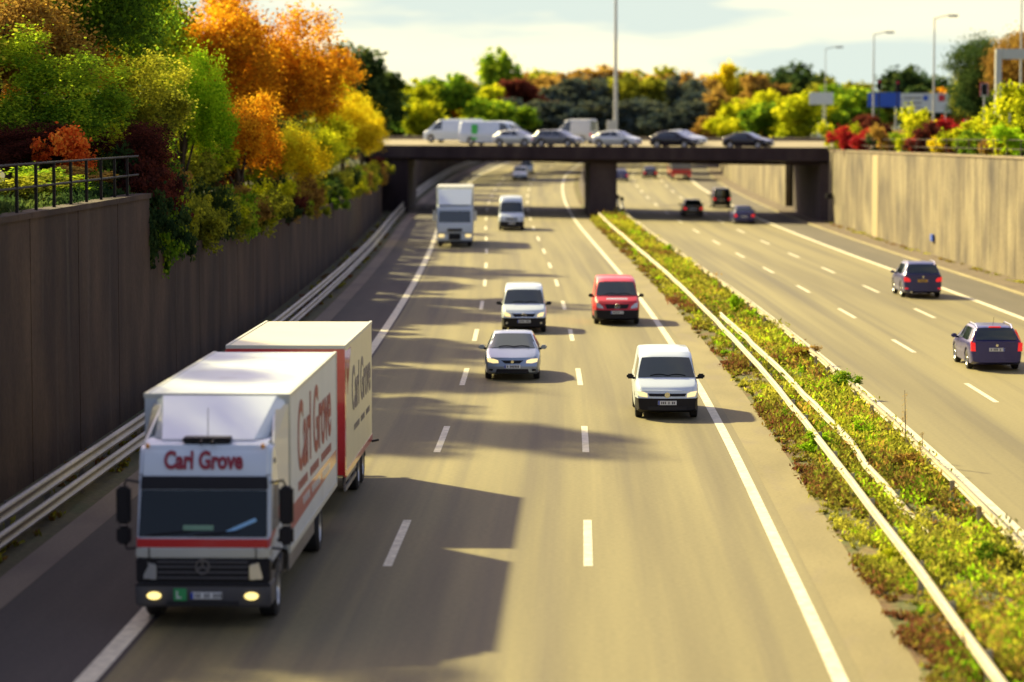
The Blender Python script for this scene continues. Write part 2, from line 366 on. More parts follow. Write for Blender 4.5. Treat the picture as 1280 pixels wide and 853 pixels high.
# ------------------------------------------------------------------ banks
def bank(name, offs_z, D0, D1, step=5):
    n = int((D1-D0)/step)+1; V, Fc = [], []
    for i in range(n):
        D = D0+(D1-D0)*i/(n-1); oz = offs_z(D)
        for o, z in oz: V.append((xr(D)+o, D, zr(D)*(.0 if z > 3 else 1)+z))
    m = len(oz)
    for i in range(n-1):
        for j in range(m-1): Fc.append((i*m+j, i*m+j+1, (i+1)*m+j+1, (i+1)*m+j))
    return tag(mesh(name, V, Fc, M['ground'], smooth=60), kind='structure')
def ltop(D):      # top of the left wall
    return 6.15 if D < 80 else float(np.interp(D, [80, 110, 150, 235, 300, 600], [4.5, 4.1, 3.7, 3.6, 5.5, 5.5]))
def rtop(D): return float(np.interp(D, [20, 140, 225, 262, 263, 420, 620], [6.6, 6.45, 6.1, 6.1, 4.6, 4.6, 6.5]))
bank('left_bank', lambda D: [(-12.95, ltop(D)-.25), (-13.8, ltop(D)+.1), (-16, 6.1), (-40, 6.3), (-260, 6.8), (-900, 7)], 20, 640)
bank('right_bank', lambda D: [(24.75, rtop(D)-.25), (25.8, rtop(D)), (28, 6.3), (60, 6.5), (260, 6.6), (1200, 7)], 20, 640)

# ------------------------------------------------------------------ retaining walls
def wall(name, off, sgn, D0, D1, topf, mat, label, thick=.45, pw=6.0, bottom=-.3, cap=True, lights=()):
    """wall face at 'off'; body extends away from road (sgn). panels divided by recessed joints"""
    t = empty(name, (xr(D0)+off, D0, 0), 0, label, 'wall')
    ox, oy = xr(D0)+off, D0
    V, Fc = [], []; CV, CF = [], []
    D = D0
    while D < D1-.2:
        E = min(D+pw, D1)
        for (a, b, inn) in ((D, D+.07, .05), (D+.07, E, 0)):
            xa, xb = xr(a)+off-ox+sgn*inn, xr(b)+off-ox+sgn*inn
            za, zb_ = topf(a), topf(b); n = len(V)
            V += [(xa, a-oy, bottom), (xb, b-oy, bottom), (xb, b-oy, zb_), (xa, a-oy, za),
                  (xa+sgn*thick, a-oy, bottom), (xb+sgn*thick, b-oy, bottom), (xb+sgn*thick, b-oy, zb_), (xa+sgn*thick, a-oy, za)]
            Fc += [(n, n+1, n+2, n+3), (n+4, n+7, n+6, n+5), (n+3, n+2, n+6, n+7), (n, n+3, n+7, n+4), (n+1, n+5, n+6, n+2)]
        xa, xb = xr(D)+off-ox-sgn*.06, xr(E)+off-ox-sgn*.06
        n = len(CV); za, zb_ = topf(D), topf(E); w2 = thick+.12
        for (xx, yy, zz) in ((xa, D-oy, za), (xb, E-oy-.02, zb_)):
            CV += [(xx, yy, zz+.003), (xx+sgn*w2, yy, zz+.003), (xx+sgn*w2, yy, zz+.14), (xx, yy, zz+.14)]
        CF += [(n, n+1, n+2, n+3), (n+4, n+7, n+6, n+5), (n, n+4, n+5, n+1), (n+1, n+5, n+6, n+2), (n+2, n+6, n+7, n+3), (n+3, n+7, n+4, n)]
        D = E
    mesh('wall_panel', V, Fc, mat, t)
    if cap: mesh('coping', CV, CF, M['wall_cap'] if sgn > 0 else mat, t)
    return t
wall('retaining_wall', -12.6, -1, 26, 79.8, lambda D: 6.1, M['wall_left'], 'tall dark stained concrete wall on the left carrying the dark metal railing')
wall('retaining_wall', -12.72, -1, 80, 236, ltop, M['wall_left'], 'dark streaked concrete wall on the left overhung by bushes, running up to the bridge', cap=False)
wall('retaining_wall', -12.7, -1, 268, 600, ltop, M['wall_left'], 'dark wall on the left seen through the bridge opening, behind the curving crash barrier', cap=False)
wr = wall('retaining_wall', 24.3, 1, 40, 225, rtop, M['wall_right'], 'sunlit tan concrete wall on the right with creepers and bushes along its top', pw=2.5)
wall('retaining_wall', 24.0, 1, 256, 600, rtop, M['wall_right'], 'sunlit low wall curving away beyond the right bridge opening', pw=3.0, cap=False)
for a, b in ((196.5, 200.6),):
    ox, oy = xr(40)+24.3, 40
    box('replaced_panel', (xr(a)+24.3-ox-.035, xr(a)+24.3-ox-.004, a-oy, b-oy, 0.2, 6.08), M['panel_light'], wr)

# ------------------------------------------------------------------ guard rails
WP = [(-.0, 0), (.05, .02), (.06, .07), (.0, .11), (-.0, .155), (.0, .20), (.06, .24), (.05, .29), (0, .31)]
def beam(off, D0, D1, z0, side, step=4.0, h=1.0, jx=0.0, prof=WP, droop=None, ox=0, oy=0, seed=0):
    r = random.Random(seed); V, Fc = [], []; n = max(2, int((D1-D0)/step)+1); m = len(prof)
    for i in range(n):
        D = D0+(D1-D0)*i/(n-1); dx = r.uniform(-jx, jx); dzz = r.uniform(-jx, jx)*.5
        o = off(D) if callable(off) else off; z = z0(D) if callable(z0) else z0
        for k, (px_, pz) in enumerate(prof): V.append((xr(D)+o+dx+side*px_-ox, D-oy, zr(D)+z+dzz+pz*h))
        for k, (px_, pz) in enumerate(prof): V.append((xr(D)+o+dx+side*(px_-.02)-ox, D-oy, zr(D)+z+dzz+pz*h))
    for i in range(n-1):
        a, b = i*2*m, (i+1)*2*m
        for k in range(m-1):
            Fc += [(a+k, b+k, b+k+1, a+k+1), (a+m+k, a+m+k+1, b+m+k+1, b+m+k)]
        Fc += [(a+m-1, b+m-1, b+2*m-1, a+2*m-1), (a, a+m, b+m, b)]
    return V, Fc
def guardrail(label, off, D0, D1, side, beams, mat, step=4, jx=0.0, posts=True, group=None, seed=0, posth=.72, pstep=4):
    ox, oy = xr(D0)+(off(D0) if callable(off) else off), D0
    t = empty('crash_barrier', (ox, oy, 0), 0, label, 'crash barrier', group)
    for (dx, z, h) in beams:
        V, Fc = beam((lambda D, dx=dx: (off(D) if callable(off) else off)+dx), D0, D1, z, side, step, h, jx, ox=ox, oy=oy, seed=seed)
        mesh('rail', V, Fc, mat, t, smooth=60)
    if posts:
        D = D0+.8; src = None
        while D < D1:
            o = (off(D) if callable(off) else off)
            if src is None:
                src = boxes('post', [(-.05, .05, -.03, -.024, 0, posth), (-.05, .05, .024, .03, 0, posth), (-.004, .004, -.024, .024, 0, posth)], mat, t); p = src
            else:
                p = src.copy(); C.objects.link(p); p.parent = t
            p.location = (xr(D)+o-side*.07-ox, D-oy, zr(D))
            D += pstep
    return t
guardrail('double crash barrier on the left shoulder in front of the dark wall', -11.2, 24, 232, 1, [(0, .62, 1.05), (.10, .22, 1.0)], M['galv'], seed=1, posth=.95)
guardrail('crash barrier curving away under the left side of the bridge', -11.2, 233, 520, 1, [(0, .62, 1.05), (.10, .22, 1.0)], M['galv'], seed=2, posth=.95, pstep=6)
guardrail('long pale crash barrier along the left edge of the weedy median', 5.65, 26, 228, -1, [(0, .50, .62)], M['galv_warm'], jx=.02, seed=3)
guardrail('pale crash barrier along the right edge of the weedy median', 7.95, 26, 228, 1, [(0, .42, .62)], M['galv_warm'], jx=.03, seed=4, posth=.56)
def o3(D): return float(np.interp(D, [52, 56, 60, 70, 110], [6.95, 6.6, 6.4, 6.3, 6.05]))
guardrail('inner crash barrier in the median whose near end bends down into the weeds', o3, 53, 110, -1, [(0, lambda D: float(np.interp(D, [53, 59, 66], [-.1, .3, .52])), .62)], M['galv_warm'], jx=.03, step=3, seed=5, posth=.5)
# far median barrier: curved concrete block
V, Fc = [], []
n = 70
for i in range(n):
    D = 268+(520-268)*i/(n-1); 
    for (a, z) in ((5.6, 0), (5.75, .35), (5.85, .85), (6.05, .85), (6.15, .35), (6.3, 0)): V.append((xr(D)+a-xr(268)-5.9, D-268, zr(D)+z))
for i in range(n-1):
    for k in range(5): Fc.append((i*6+k, i*6+k+1, (i+1)*6+k+1, (i+1)*6+k))
Fc += [(0, 1, 2, 3, 4, 5)]
tag(mesh('concrete_barrier', V, Fc, M['pier'], loc=(xr(268)+5.9, 268, 0), smooth=30), 'dark curved concrete barrier in the median beyond the bridge pier', 'concrete barrier')

# ------------------------------------------------------------------ bridge
SK = .60; BD = 23.0
def bnear(x): return 239-SK*(x-1.5)
def bz(x): return float(np.interp(x, [-10, 26], [6.34, 6.12]))
bt = empty('road_bridge', (8, bnear(8), 0), 0, 'dark concrete road bridge over the motorway carrying a queue of cars', 'bridge')
CF_ = .026
def zc(z, d): return z+CF_*d if z > 3 else z
def skprism(name, x0, x1, d0, d1, z0f, z1f, mat, parent=bt, nx=1, bevel=0):
    V, Fc = [], []; ax, ay = 8, bnear(8)
    for i in range(nx+1):
        x = x0+(x1-x0)*i/nx
        for (d, zf) in ((d0, z0f), (d1, z0f), (d1, z1f), (d0, z1f)): V.append((x-ax, bnear(x)+d-ay, zc(zf(x), d)))
    for i in range(nx):
        a = i*4
        for k in range(4): Fc.append((a+k, a+(k+1) % 4, a+4+(k+1) % 4, a+4+k))
    Fc += [(0, 1, 2, 3), tuple(nx*4+k for k in (3, 2, 1, 0))]
    return mesh(name, V, Fc, mat, parent, None, None, bevel)
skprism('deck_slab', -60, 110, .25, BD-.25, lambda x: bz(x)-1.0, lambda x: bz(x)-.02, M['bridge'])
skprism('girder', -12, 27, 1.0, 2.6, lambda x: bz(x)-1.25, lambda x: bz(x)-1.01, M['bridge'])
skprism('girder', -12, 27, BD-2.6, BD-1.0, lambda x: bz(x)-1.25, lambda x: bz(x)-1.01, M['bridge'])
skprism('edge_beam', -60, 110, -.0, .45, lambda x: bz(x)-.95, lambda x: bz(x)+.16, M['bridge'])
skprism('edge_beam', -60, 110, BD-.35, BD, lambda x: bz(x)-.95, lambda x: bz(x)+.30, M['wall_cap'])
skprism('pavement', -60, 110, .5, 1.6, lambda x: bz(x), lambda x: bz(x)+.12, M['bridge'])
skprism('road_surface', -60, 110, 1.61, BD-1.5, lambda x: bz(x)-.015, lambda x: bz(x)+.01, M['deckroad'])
skprism('pier', 6.75, 9.0, 1.2, BD-1.2, lambda x: -.2, lambda x: bz(x)-1.01, M['pier'])
skprism('abutment', -13.5, -9.3, .6, BD-.6, lambda x: -.3, lambda x: bz(x)-1.01, M['bridge'])
skprism('abutment', 25.3, 29.5, .6, BD-.6, lambda x: -.3, lambda x: bz(x)-1.01, M['pier'])

# ------------------------------------------------------------------ vehicles
def ip(t, pts): return float(np.interp(t, [p[0] for p in pts], [p[1] for p in pts]))
class Hull:
    def __init__(s, sp):
        s.sp = sp; L_, Wd = sp['L'], sp['W']; s.L = L_; s.hw = Wd/2
        s.tt = np.linspace(0, L_, 400)
        k = sp.get('smooth', 9)
        w = np.hanning(2*k+3)[1:-1]; w /= w.sum()
        def sm(pts): return np.convolve(np.pad(np.interp(s.tt, [p[0] for p in pts], [p[1] for p in pts]), k, mode='edge'), w, mode='valid')
        s.top_ = sm(sp['top']); s.belt_ = sm(sp['belt'])
        s.pl_ = sm([(0, sp.get('nw', .86)), (.12, .93), (.45, .985), (.9, 1), (L_-.8, 1), (L_-.3, .985), (L_-.08, .95), (L_, sp.get('rw', .9))])
    def f(s, a, y): return float(np.interp(y, s.tt, a))
    def low(s, y):
        sp = s.sp; lo = ip(y, [(0, sp['clear']+.08), (.25, sp['clear']), (s.L-.3, sp['clear']), (s.L, sp['clear']+.1)])
        for a in (sp['wf'], sp['wr']):
            R = sp['r']+.055; d = abs(y-a)
            if d < R: lo = max(lo, sp['r']+math.sqrt(R*R-d*d)*1.0)
        return lo
    def ring(s, y):
        sp = s.sp; w = s.hw*s.f(s.pl_, y); b = s.f(s.belt_, y); t = max(s.f(s.top_, y), b+.02); lo = s.low(y); h = t-b
        g = min(1, h/(.75*(sp['H']-b))) if sp['H'] > b else 0
        tb = sp.get('tumble', .2)
        x7 = w*(.955-tb*g-.05*(1-g)); zb = max(sp.get('zbump', .5), lo+.03); b2 = max(b-.05, zb+.03)
        rr = sp.get('rr', .12)
        return [(0, lo), (w*.86, lo), (w*.96, min(lo+.05, zb-.01)), (w*.995, zb), (w*1.0, (zb+b2)/2), (w*.985, b2), (w*.955, max(b, b2+.02)),
                (x7, b+h*(1-rr)), (x7*(.93), b+h*(1-rr*.35)), (x7*.55, b+h*(1-rr*.06)), (0, t)]
    def warp(s, x, y, z):
        sp = s.sp; q = min(1.2, abs(x)/s.hw)
        kf = math.exp(-y/.32); kr = math.exp(-(s.L-y)/.3)
        zz = max(0, z-sp.get('zbump', .5))
        y2 = y+kf*(sp.get('bf', .17)*q*q+sp.get('lean', .25)*zz)-kr*(sp.get('br', .10)*q*q+sp.get('rlean', .05)*zz)
        return (x, y2-s.L/2, z)
    def topz(s, x, y):
        r = s.ring(y)[6:]; r = r[::-1]
        return float(np.interp(abs(x), [p[0] for p in r], [p[1] for p in r]))
    def sidex(s, y, z):
        r = s.ring(y)[2:8]
        return float(np.interp(z, [p[1] for p in r], [p[0] for p in r]))
    def build(s, parent, mat, bumper_mat=None):
        sp = s.sp
        ys = set(np.linspace(0, s.L, 46).tolist()+[.02, .05, .09, .14, .2, s.L-.02, s.L-.06, s.L-.12])
        for a in (sp['wf'], sp['wr']):
            R = sp['r']+.055
            for k in range(-6, 7): ys.add(a+R*math.sin(k*math.pi/12.001))
        ys = sorted(ys); ys = [y for i, y in enumerate(ys) if i == 0 or y-ys[i-1] > .006]
        V, Fc, tags = [], [], []
        m = 11
        for y in ys:
            r = s.ring(y)
            for (x, z) in r: V.append(s.warp(x, y, z))
            for (x, z) in r: V.append(s.warp(-x, y, z))
        bl = sp.get('bl', .55)
        for i in range(len(ys)-1):
            for h in (0, 1):
                for k in range(m-1):
                    a = i*2*m+h*m+k; b = a+2*m
                    Fc.append((a, b, b+1, a+1) if h else (a, a+1, b+1, b))
                    isb = k < 3 and (ys[i] < bl or ys[i+1] > s.L-bl)
                    tags.append(1 if (isb or k < 2) else 0)
        for (i, y) in ((0, 0), (len(ys)-1, s.L)):
            r = s.ring(y); base = len(V); cols = 11
            for (x, z) in r:
                for c in range(cols): q = -1+2*c/(cols-1); V.append(s.warp(q*x, y, z))
            for k in range(m-1):
                for c in range(cols-1):
                    a = base+k*cols+c
                    Fc.append((a, a+1, a+1+cols, a+cols)); tags.append(1 if k < 3 else 0)
        out = []
        for (nm, tg, mt) in (('body', 0, mat), ('bumper', 1, bumper_mat or mat)):
            ff = [f for f, t in zip(Fc, tags) if t == tg]
            used = sorted({i for f in ff for i in f}); ix = {u: j for j, u in enumerate(used)}
            o = mesh(nm, [V[u] for u in used], [tuple(ix[i] for i in f) for f in ff], mt, parent)
            bm = bmesh.new(); bm.from_mesh(o.data); bmesh.ops.remove_doubles(bm, verts=bm.verts, dist=.002)
            bmesh.ops.recalc_face_normals(bm, faces=bm.faces); bm.to_mesh(o.data); bm.free()
            o.data.shade_smooth(); o.data.set_sharp_from_angle(angle=math.radians(38)); out.append(o)
        return out
    def endpatch(s, name, poly, mat, parent, end='f', off=.012, thick=.04):
        y = 0 if end == 'f' else s.L; sg = -1 if end == 'f' else 1
        # subdivide the outline
        P = []
        for i in range(len(poly)):
            a, b = poly[i], poly[(i+1) % len(poly)]; n = max(1, int(math.dist(a, b)/.12))
            for k in range(n): P.append((a[0]+(b[0]-a[0])*k/n, a[1]+(b[1]-a[1])*k/n))
        n = len(P); V = []
        for q in (off, -thick):
            for (x, z) in P:
                w = s.warp(x, y, z); V.append((w[0], w[1]+sg*q, w[2]))
        cx, cz = sum(p[0] for p in P)/n, sum(p[1] for p in P)/n
        w = s.warp(cx, y, cz); V.append((w[0], w[1]+sg*off, w[2]))
        Fc = [(i, (i+1) % n, (i+1) % n+n, i+n) for i in range(n)]
        xs = [p[0] for p in P]
        if max(xs) > 0 > min(xs) and len(poly) == 4 and abs(poly[0][1]-poly[1][1]) < 1e-6:
            # wide band: mesh it in columns so that it follows the curve
            x0, x1 = min(xs), max(xs); z0, z1 = min(p[1] for p in P), max(p[1] for p in P)
            (bx0, _), (bx1, _), (tx1, _), (tx0, _) = poly
            V, Fc = [], []; c = 13
            for q in (off, -thick):
                for j, (a0, a1, z) in enumerate(((bx0, bx1, z0), (tx0, tx1, z1))):
                    for i in range(c):
                        w = s.warp(a0+(a1-a0)*i/(c-1), y, z); V.append((w[0], w[1]+sg*q, w[2]))
            for i in range(c-1):
                Fc += [(i, i+1, c+i+1, c+i), (i, 2*c+i, 2*c+i+1, i+1), (c+i, c+i+1, 3*c+i+1, 3*c+i)]
            Fc += [(0, c, 3*c, 2*c), (c-1, 3*c-1, 4*c-1, 2*c-1)]
            return mesh(name, V, Fc, mat, parent, smooth=30)
        Fc += [(i, (i+1) % n, 2*n) for i in range(n)]
        return mesh(name, V, Fc, mat, parent, smooth=30)
    def sidepatch(s, name, poly, sg, mat, parent, off=.008, thick=.02):
        P = []
        for i in range(len(poly)):
            a, b = poly[i], poly[(i+1) % len(poly)]; n = max(1, int(math.dist(a, b)/.15))
            for k in range(n): P.append((a[0]+(b[0]-a[0])*k/n, a[1]+(b[1]-a[1])*k/n))
        n = len(P); V = []
        for q in (off, -thick):
            for (y, z) in P: V.append((sg*(s.sidex(y, z)+q), y-s.L/2, z))
        Fc = [(i, (i+1) % n, (i+1) % n+n, i+n) for i in range(n)]
        cy, cz = sum(p[0] for p in P)/n, sum(p[1] for p in P)/n; V.append((sg*(s.sidex(cy, cz)+off), cy-s.L/2, cz))
        Fc += [(i, (i+1) % n, 2*n) for i in range(n)]
        return mesh(name, V, Fc, mat, parent, smooth=30)
    def screen(s, name, ya, yb, ka, kb, mat, parent, off=.012):
        """glass on the sloping top surface from station ya to yb; ka, kb fraction of the surface width"""
        V, Fc = [], []; R, Cn = 6, 13; rear = ya > s.L/2
        for i in range(R):
            y = ya+(yb-ya)*i/(R-1); r = s.ring(y)
            k = ka+(kb-ka)*i/(R-1); wx = r[6][0]*(1-i/(R-1)) + r[7][0]*i/(R-1) if not rear else r[7][0]*(1-i/(R-1)) + r[6][0]*i/(R-1)
            for j in range(Cn):
                x = wx*k*(-1+2*j/(Cn-1)); w = s.warp(x, y, s.topz(x, y)+off)
                V.append((w[0], w[1]+(off*.7 if rear else -off*.7), w[2]))
        nV = len(V); V += [(a, b+(-.03 if rear else .03), c-.03) for a, b, c in V]
        for i in range(R-1):
            for j in range(Cn-1):
                a = i*Cn+j; Fc += [(a, a+1, a+1+Cn, a+Cn)]
        edge = [j for j in range(Cn)]+[i*Cn+Cn-1 for i in range(1, R)]+[(R-1)*Cn+j for j in range(Cn-2, -1, -1)]+[i*Cn for i in range(R-2, 0, -1)]
        for i in range(len(edge)): a, b = edge[i], edge[(i+1) % len(edge)]; Fc.append((a, b, b+nV, a+nV))
        return mesh(name, V, Fc, mat, parent, smooth=30)
def wheel(parent, x, y, r, w=.2, sg=1, rim=None, spokes=5):
    t = lathe('wheel', [(-w/2, r*.62), (-w/2, r*.9), (-w*.38, r), (w*.38, r), (w/2, r*.9), (w/2, r*.62)], M['rubber'], parent, n=24, loc=(x, y, r))
    rm = rim or M['rim']; parts = []
    V, Fc = [], []; n = 24
    # dish
    prof = [(w*.30, 0), (w*.36, r*.16), (w*.22, r*.2), (w*.16, r*.52), (w*.42, r*.58), (w*.48, r*.635)]
    for k in range(n):
        tt = 2*math.pi*k/n
        for i, (a, rr) in enumerate(prof):
            aa = a
            if 1 < i < 4 and spokes and (k*spokes*2//n) % 2 == 0: aa = a+w*.14
            V.append((sg*aa, rr*math.cos(tt), rr*math.sin(tt)))
    m = len(prof)
    for k in range(n):
        k2 = (k+1) % n
        for i in range(m-1): Fc.append((k*m+i, k*m+i+1, k2*m+i+1, k2*m+i))
    mesh('rim', V, Fc, rm, t, smooth=25)
    return t
def mirror(parent, x, y, z, sg, mat, w=.2, h=.14):
    o = box('wing_mirror', (-w/2, w/2, -.06, .07, -h/2, h/2), mat, parent, .035, (x+sg*(w/2+.03), y, z)); 
    g = box('mirror_arm', (-.06, .06, -.03, .03, -.03, .03), M['plastic'], o, .008, (-sg*(w/2+.02), .0, -h*.35))
    return o
def plate(H, parent, end, zc, mat=None, w=.52, blue=True):
    p = H.endpatch('number_plate', [(-w/2, zc-.058), (w/2, zc-.058), (w/2, zc+.058), (-w/2, zc+.058)], mat or M['plate'], parent, end, .028, .01)
    bs = []; y = 0 if end == 'f' else H.L; sg = -1 if end == 'f' else 1
    x = -w/2+.09; r = random.Random(int(zc*1000)+int(H.L*77))
    while x < w/2-.06:
        if r.random() < .8:
            a = H.warp(x, y, zc); bs.append((x, x+.03, a[1]+sg*.029-.002, a[1]+sg*.029+.002, zc-.036, zc+.036))
        x += .05
    boxes('characters', bs, M['ink'], p)
    if blue:
        a = H.warp(-w/2, y, zc); box('country_band', (-w/2+.005, -w/2+.05, a[1]+sg*.03-.004, a[1]+sg*.03+.002, zc-.055, zc+.055), M['euroblue'], p)
    return p

CAR = dict(
 hatch=dict(L=4.26, W=1.82, H=1.46, r=.32, wf=.86, wr=3.49, clear=.19, zbump=.46, tumble=.24, rr=.12, top=[(0, .74), (.35, .82), (1.0, .97), (1.85, 1.40), (2.3, 1.455), (3.1, 1.43), (3.6, 1.32), (4.1, 1.0), (4.26, .94)],
   belt=[(0, .66), (.4, .76), (1.0, .89), (2.4, .93), (4.26, .93)], cowl=1.02, head=1.83, ra=3.5, rb=4.06),
 coupe=dict(L=4.25, W=1.79, H=1.40, r=.32, wf=.85, wr=3.45, clear=.18, zbump=.45, tumble=.26, rr=.14, top=[(0, .66), (.4, .78), (1.15, .92), (2.05, 1.36), (2.5, 1.40), (3.1, 1.36), (3.95, 1.02), (4.25, .9)],
   belt=[(0, .6), (.4, .72), (1.15, .86), (2.4, .9), (4.25, .88)], cowl=1.17, head=2.03, ra=3.2, rb=3.92),
 wagon=dict(L=4.49, W=1.79, H=1.49, r=.33, wf=.88, wr=3.53, clear=.19, zbump=.50, tumble=.22, rr=.13, top=[(0, .72), (.35, .82), (1.05, .97), (1.85, 1.40), (2.3, 1.48), (3.7, 1.47), (4.0, 1.42), (4.35, 1.02), (4.49, .95)],
   belt=[(0, .66), (.4, .77), (1.05, .9), (2.4, .94), (4.49, .98)], cowl=1.07, head=1.83, ra=3.98, rb=4.36, rlean=.0),
 suv=dict(L=4.68, W=1.89, H=1.70, r=.37, wf=.9, wr=3.62, clear=.24, zbump=.58, tumble=.20, rr=.13, top=[(0, .86), (.35, .96), (1.1, 1.12), (1.85, 1.56), (2.3, 1.69), (3.8, 1.68), (4.15, 1.6), (4.52, 1.18), (4.68, 1.1)],
   belt=[(0, .78), (.4, .9), (1.1, 1.04), (2.4, 1.08), (4.68, 1.12)], cowl=1.12, head=1.85, ra=4.12, rb=4.54, rlean=.0),
 minivan=dict(L=4.4, W=1.80, H=1.82, r=.32, wf=.86, wr=3.54, clear=.19, zbump=.60, tumble=.13, rr=.10, nw=.9, top=[(0, .80), (.12, .90), (.75, 1.10), (1.5, 1.66), (1.9, 1.78), (2.6, 1.82), (4.2, 1.80), (4.36, 1.74), (4.4, 1.6)],
   belt=[(0, .72), (.2, .84), (.75, 1.02), (1.6, 1.06), (4.4, 1.10)], cowl=.78, head=1.47, rearflat=True, bl=.5),
 van=dict(L=4.76, W=1.90, H=1.88, r=.34, wf=.9, wr=3.95, clear=.2, zbump=.62, tumble=.12, rr=.10, nw=.9, top=[(0, .88), (.12, .98), (.7, 1.16), (1.45, 1.74), (1.9, 1.85), (2.6, 1.88), (4.5, 1.86), (4.7, 1.8), (4.76, 1.66)],
   belt=[(0, .8), (.2, .92), (.7, 1.08), (1.6, 1.10), (4.76, 1.12)], cowl=.73, head=1.42, rearflat=True, bl=.5),
 bigvan=dict(L=5.9, W=1.98, H=2.58, r=.35, wf=1.0, wr=4.7, clear=.22, zbump=.70, tumble=.10, rr=.10, nw=.9, top=[(0, .98), (.12, 1.1), (.65, 1.3), (1.5, 2.18), (1.9, 2.5), (2.5, 2.58), (5.6, 2.56), (5.82, 2.5), (5.9, 2.3)],
   belt=[(0, .9), (.2, 1.04), (.65, 1.2), (1.6, 1.28), (5.9, 1.3)], cowl=.7, head=1.46, rearflat=True, bl=.6),
)
def make_car(kind, name, label, cat, paint, loc, rz, front=None, rear=None, bumper=None, sidewin='all', lights='on', detail=2, mirrormat=None, rails=False, platemat=None, group=None, rimmat=None, glass=None, over=None):
    sp = dict(CAR[kind]); sp.update(over or {}); H = Hull(sp); hw = sp['W']/2; Lh = sp['L']
    t = empty(name, loc, rz, label, cat, group)
    H.build(t, paint, bumper)
    gl = glass or M['glass']
    H.screen('windscreen', sp['cowl'], sp['head'], .93, .90, gl, t)
    # side windows
    b = H.f(H.belt_, Lh/2)+.035; tz = lambda y: H.ring(y)[7][1]-.02
    if kind in ('hatch', 'coupe', 'wagon', 'suv'):
        xa = sp['cowl']+.55; xm = sp['cowl']+1.35; xe = sp['ra']-.12; x2 = (xm+1.0) if kind != 'coupe' else xm+.9
        ba = H.f(H.belt_, xa)+.03
        polys = [[(xa, ba), (xm, b), (xm, tz(xm)), (sp['head']+.12, tz(sp['head']+.12))],
                 [(xm+.07, b), (x2, b), (x2, tz(x2)), (xm+.07, tz(xm+.07))]]
        polys.append([(x2+.06, b), (xe+.1, b+.1), (xe-.15, tz(xe-.15)), (x2+.06, tz(x2+.06))])
    else:
        xa = sp['cowl']+.42; xm = xa+1.1
        polys = [[(xa, H.f(H.belt_, xa)+.04), (xm, b), (xm, tz(xm)), (sp['head']+.12, min(tz(sp['head']+.12), b+.62)), ]]
        if sp['H'] > 2.3: polys = [[(xa, H.f(H.belt_, xa)+.06), (xm, b+.02), (xm, b+.66), (xa+.55, b+.66)]]
        if sidewin == 'all': polys += [[(xm+.1, b), (xm+1.1, b), (xm+1.1, tz(xm+1.1)), (xm+.1, tz(xm+.1))]]
    if detail >= 1:
        for sg in (-1, 1):
            for p in polys: H.sidepatch('side_window', p, sg, gl, t)
    # rear
    if sp.get('rearflat'):
        z1 = sp['H']-.18; z0 = b+.05
        if detail >= 1: H.endpatch('rear_window', [(-hw*.72, z0), (hw*.72, z0), (hw*.66, z1), (-hw*.66, z1)], gl, t, 'r', .012)
    else:
        H.screen('rear_window', sp['ra'], sp['rb'], .84, .84, gl, t)
    for (y) in (sp['wf'], sp['wr']):
        for sg in (-1, 1): wheel(t, sg*(hw-.13), y-Lh/2, sp['r'], .21, sg, rimmat)
    if detail >= 1:
        for sg in (-1, 1): mirror(t, sg*(hw*.97), sp['cowl']+.50-Lh/2, H.f(H.belt_, sp['cowl']+.5)+.07, sg, mirrormat or paint)
    if rails:
        for sg in (-1, 1):
            pts = []
            for i in range(9):
                y = sp['head']+.35+(sp['ra']-sp['head']-.35)*i/8; r = H.ring(y)[8]
                pts.append((sg*(r[0]-.02), y-Lh/2, r[1]+(.06 if 0 < i < 8 else 0)))
            tube('roof_rail', pts, .022, M['chrome'], t, 6)
    if detail >= 2:
        for sg in (-1, 1):
            yy = sp['cowl']+1.22
            box('door_handle', (-.012, .012, -.09, .09, -.015, .015), paint, t, .006, (sg*(H.sidex(yy, b-.1)+.015), yy-Lh/2, b-.12))
            # door seam
            a = sp['cowl']+.45
            for ys_ in (a, yy+.16):
                V = [(sg*(H.sidex(ys_+dx, z)+.003), ys_+dx-Lh/2, z) for z in np.linspace(sp['clear']+.12, b-.04, 6) for dx in (-.008, .008)]
                if all(abs(ys_-w_) > sp['r']+.1 for w_ in (sp['wf'], sp['wr'])):
                    mesh('door_seam', V, [(2*i, 2*i+1, 2*i+3, 2*i+2) for i in range(5)], M['plastic'], t)
    front and front(H, t, sp, hw); rear and rear(H, t, sp, hw)
    return t
def lampset(H, t, poly, mat, end='f', nm='headlight', off=.014):
    for sg in (-1, 1): H.endpatch(nm, [(sg*x, z) for x, z in poly], mat, t, end, off)
def disc(name, H, t, x, z, r, mat, end='f', off=.03):
    y = 0 if end == 'f' else H.L; w = H.warp(x, y, z); sg = -1 if end == 'f' else 1
    V, Fc = [], []; n = 16
    for q in (off, 0):
        for k in range(n): a = 2*math.pi*k/n; V.append((w[0]+r*math.cos(a), w[1]+sg*q, w[2]+r*math.sin(a)))
    Fc = [tuple(range(n)), tuple(range(2*n-1, n-1, -1))]+[(k, (k+1) % n, (k+1) % n+n, k+n) for k in range(n)]
    return mesh(name, V, Fc, mat, t, smooth=30)
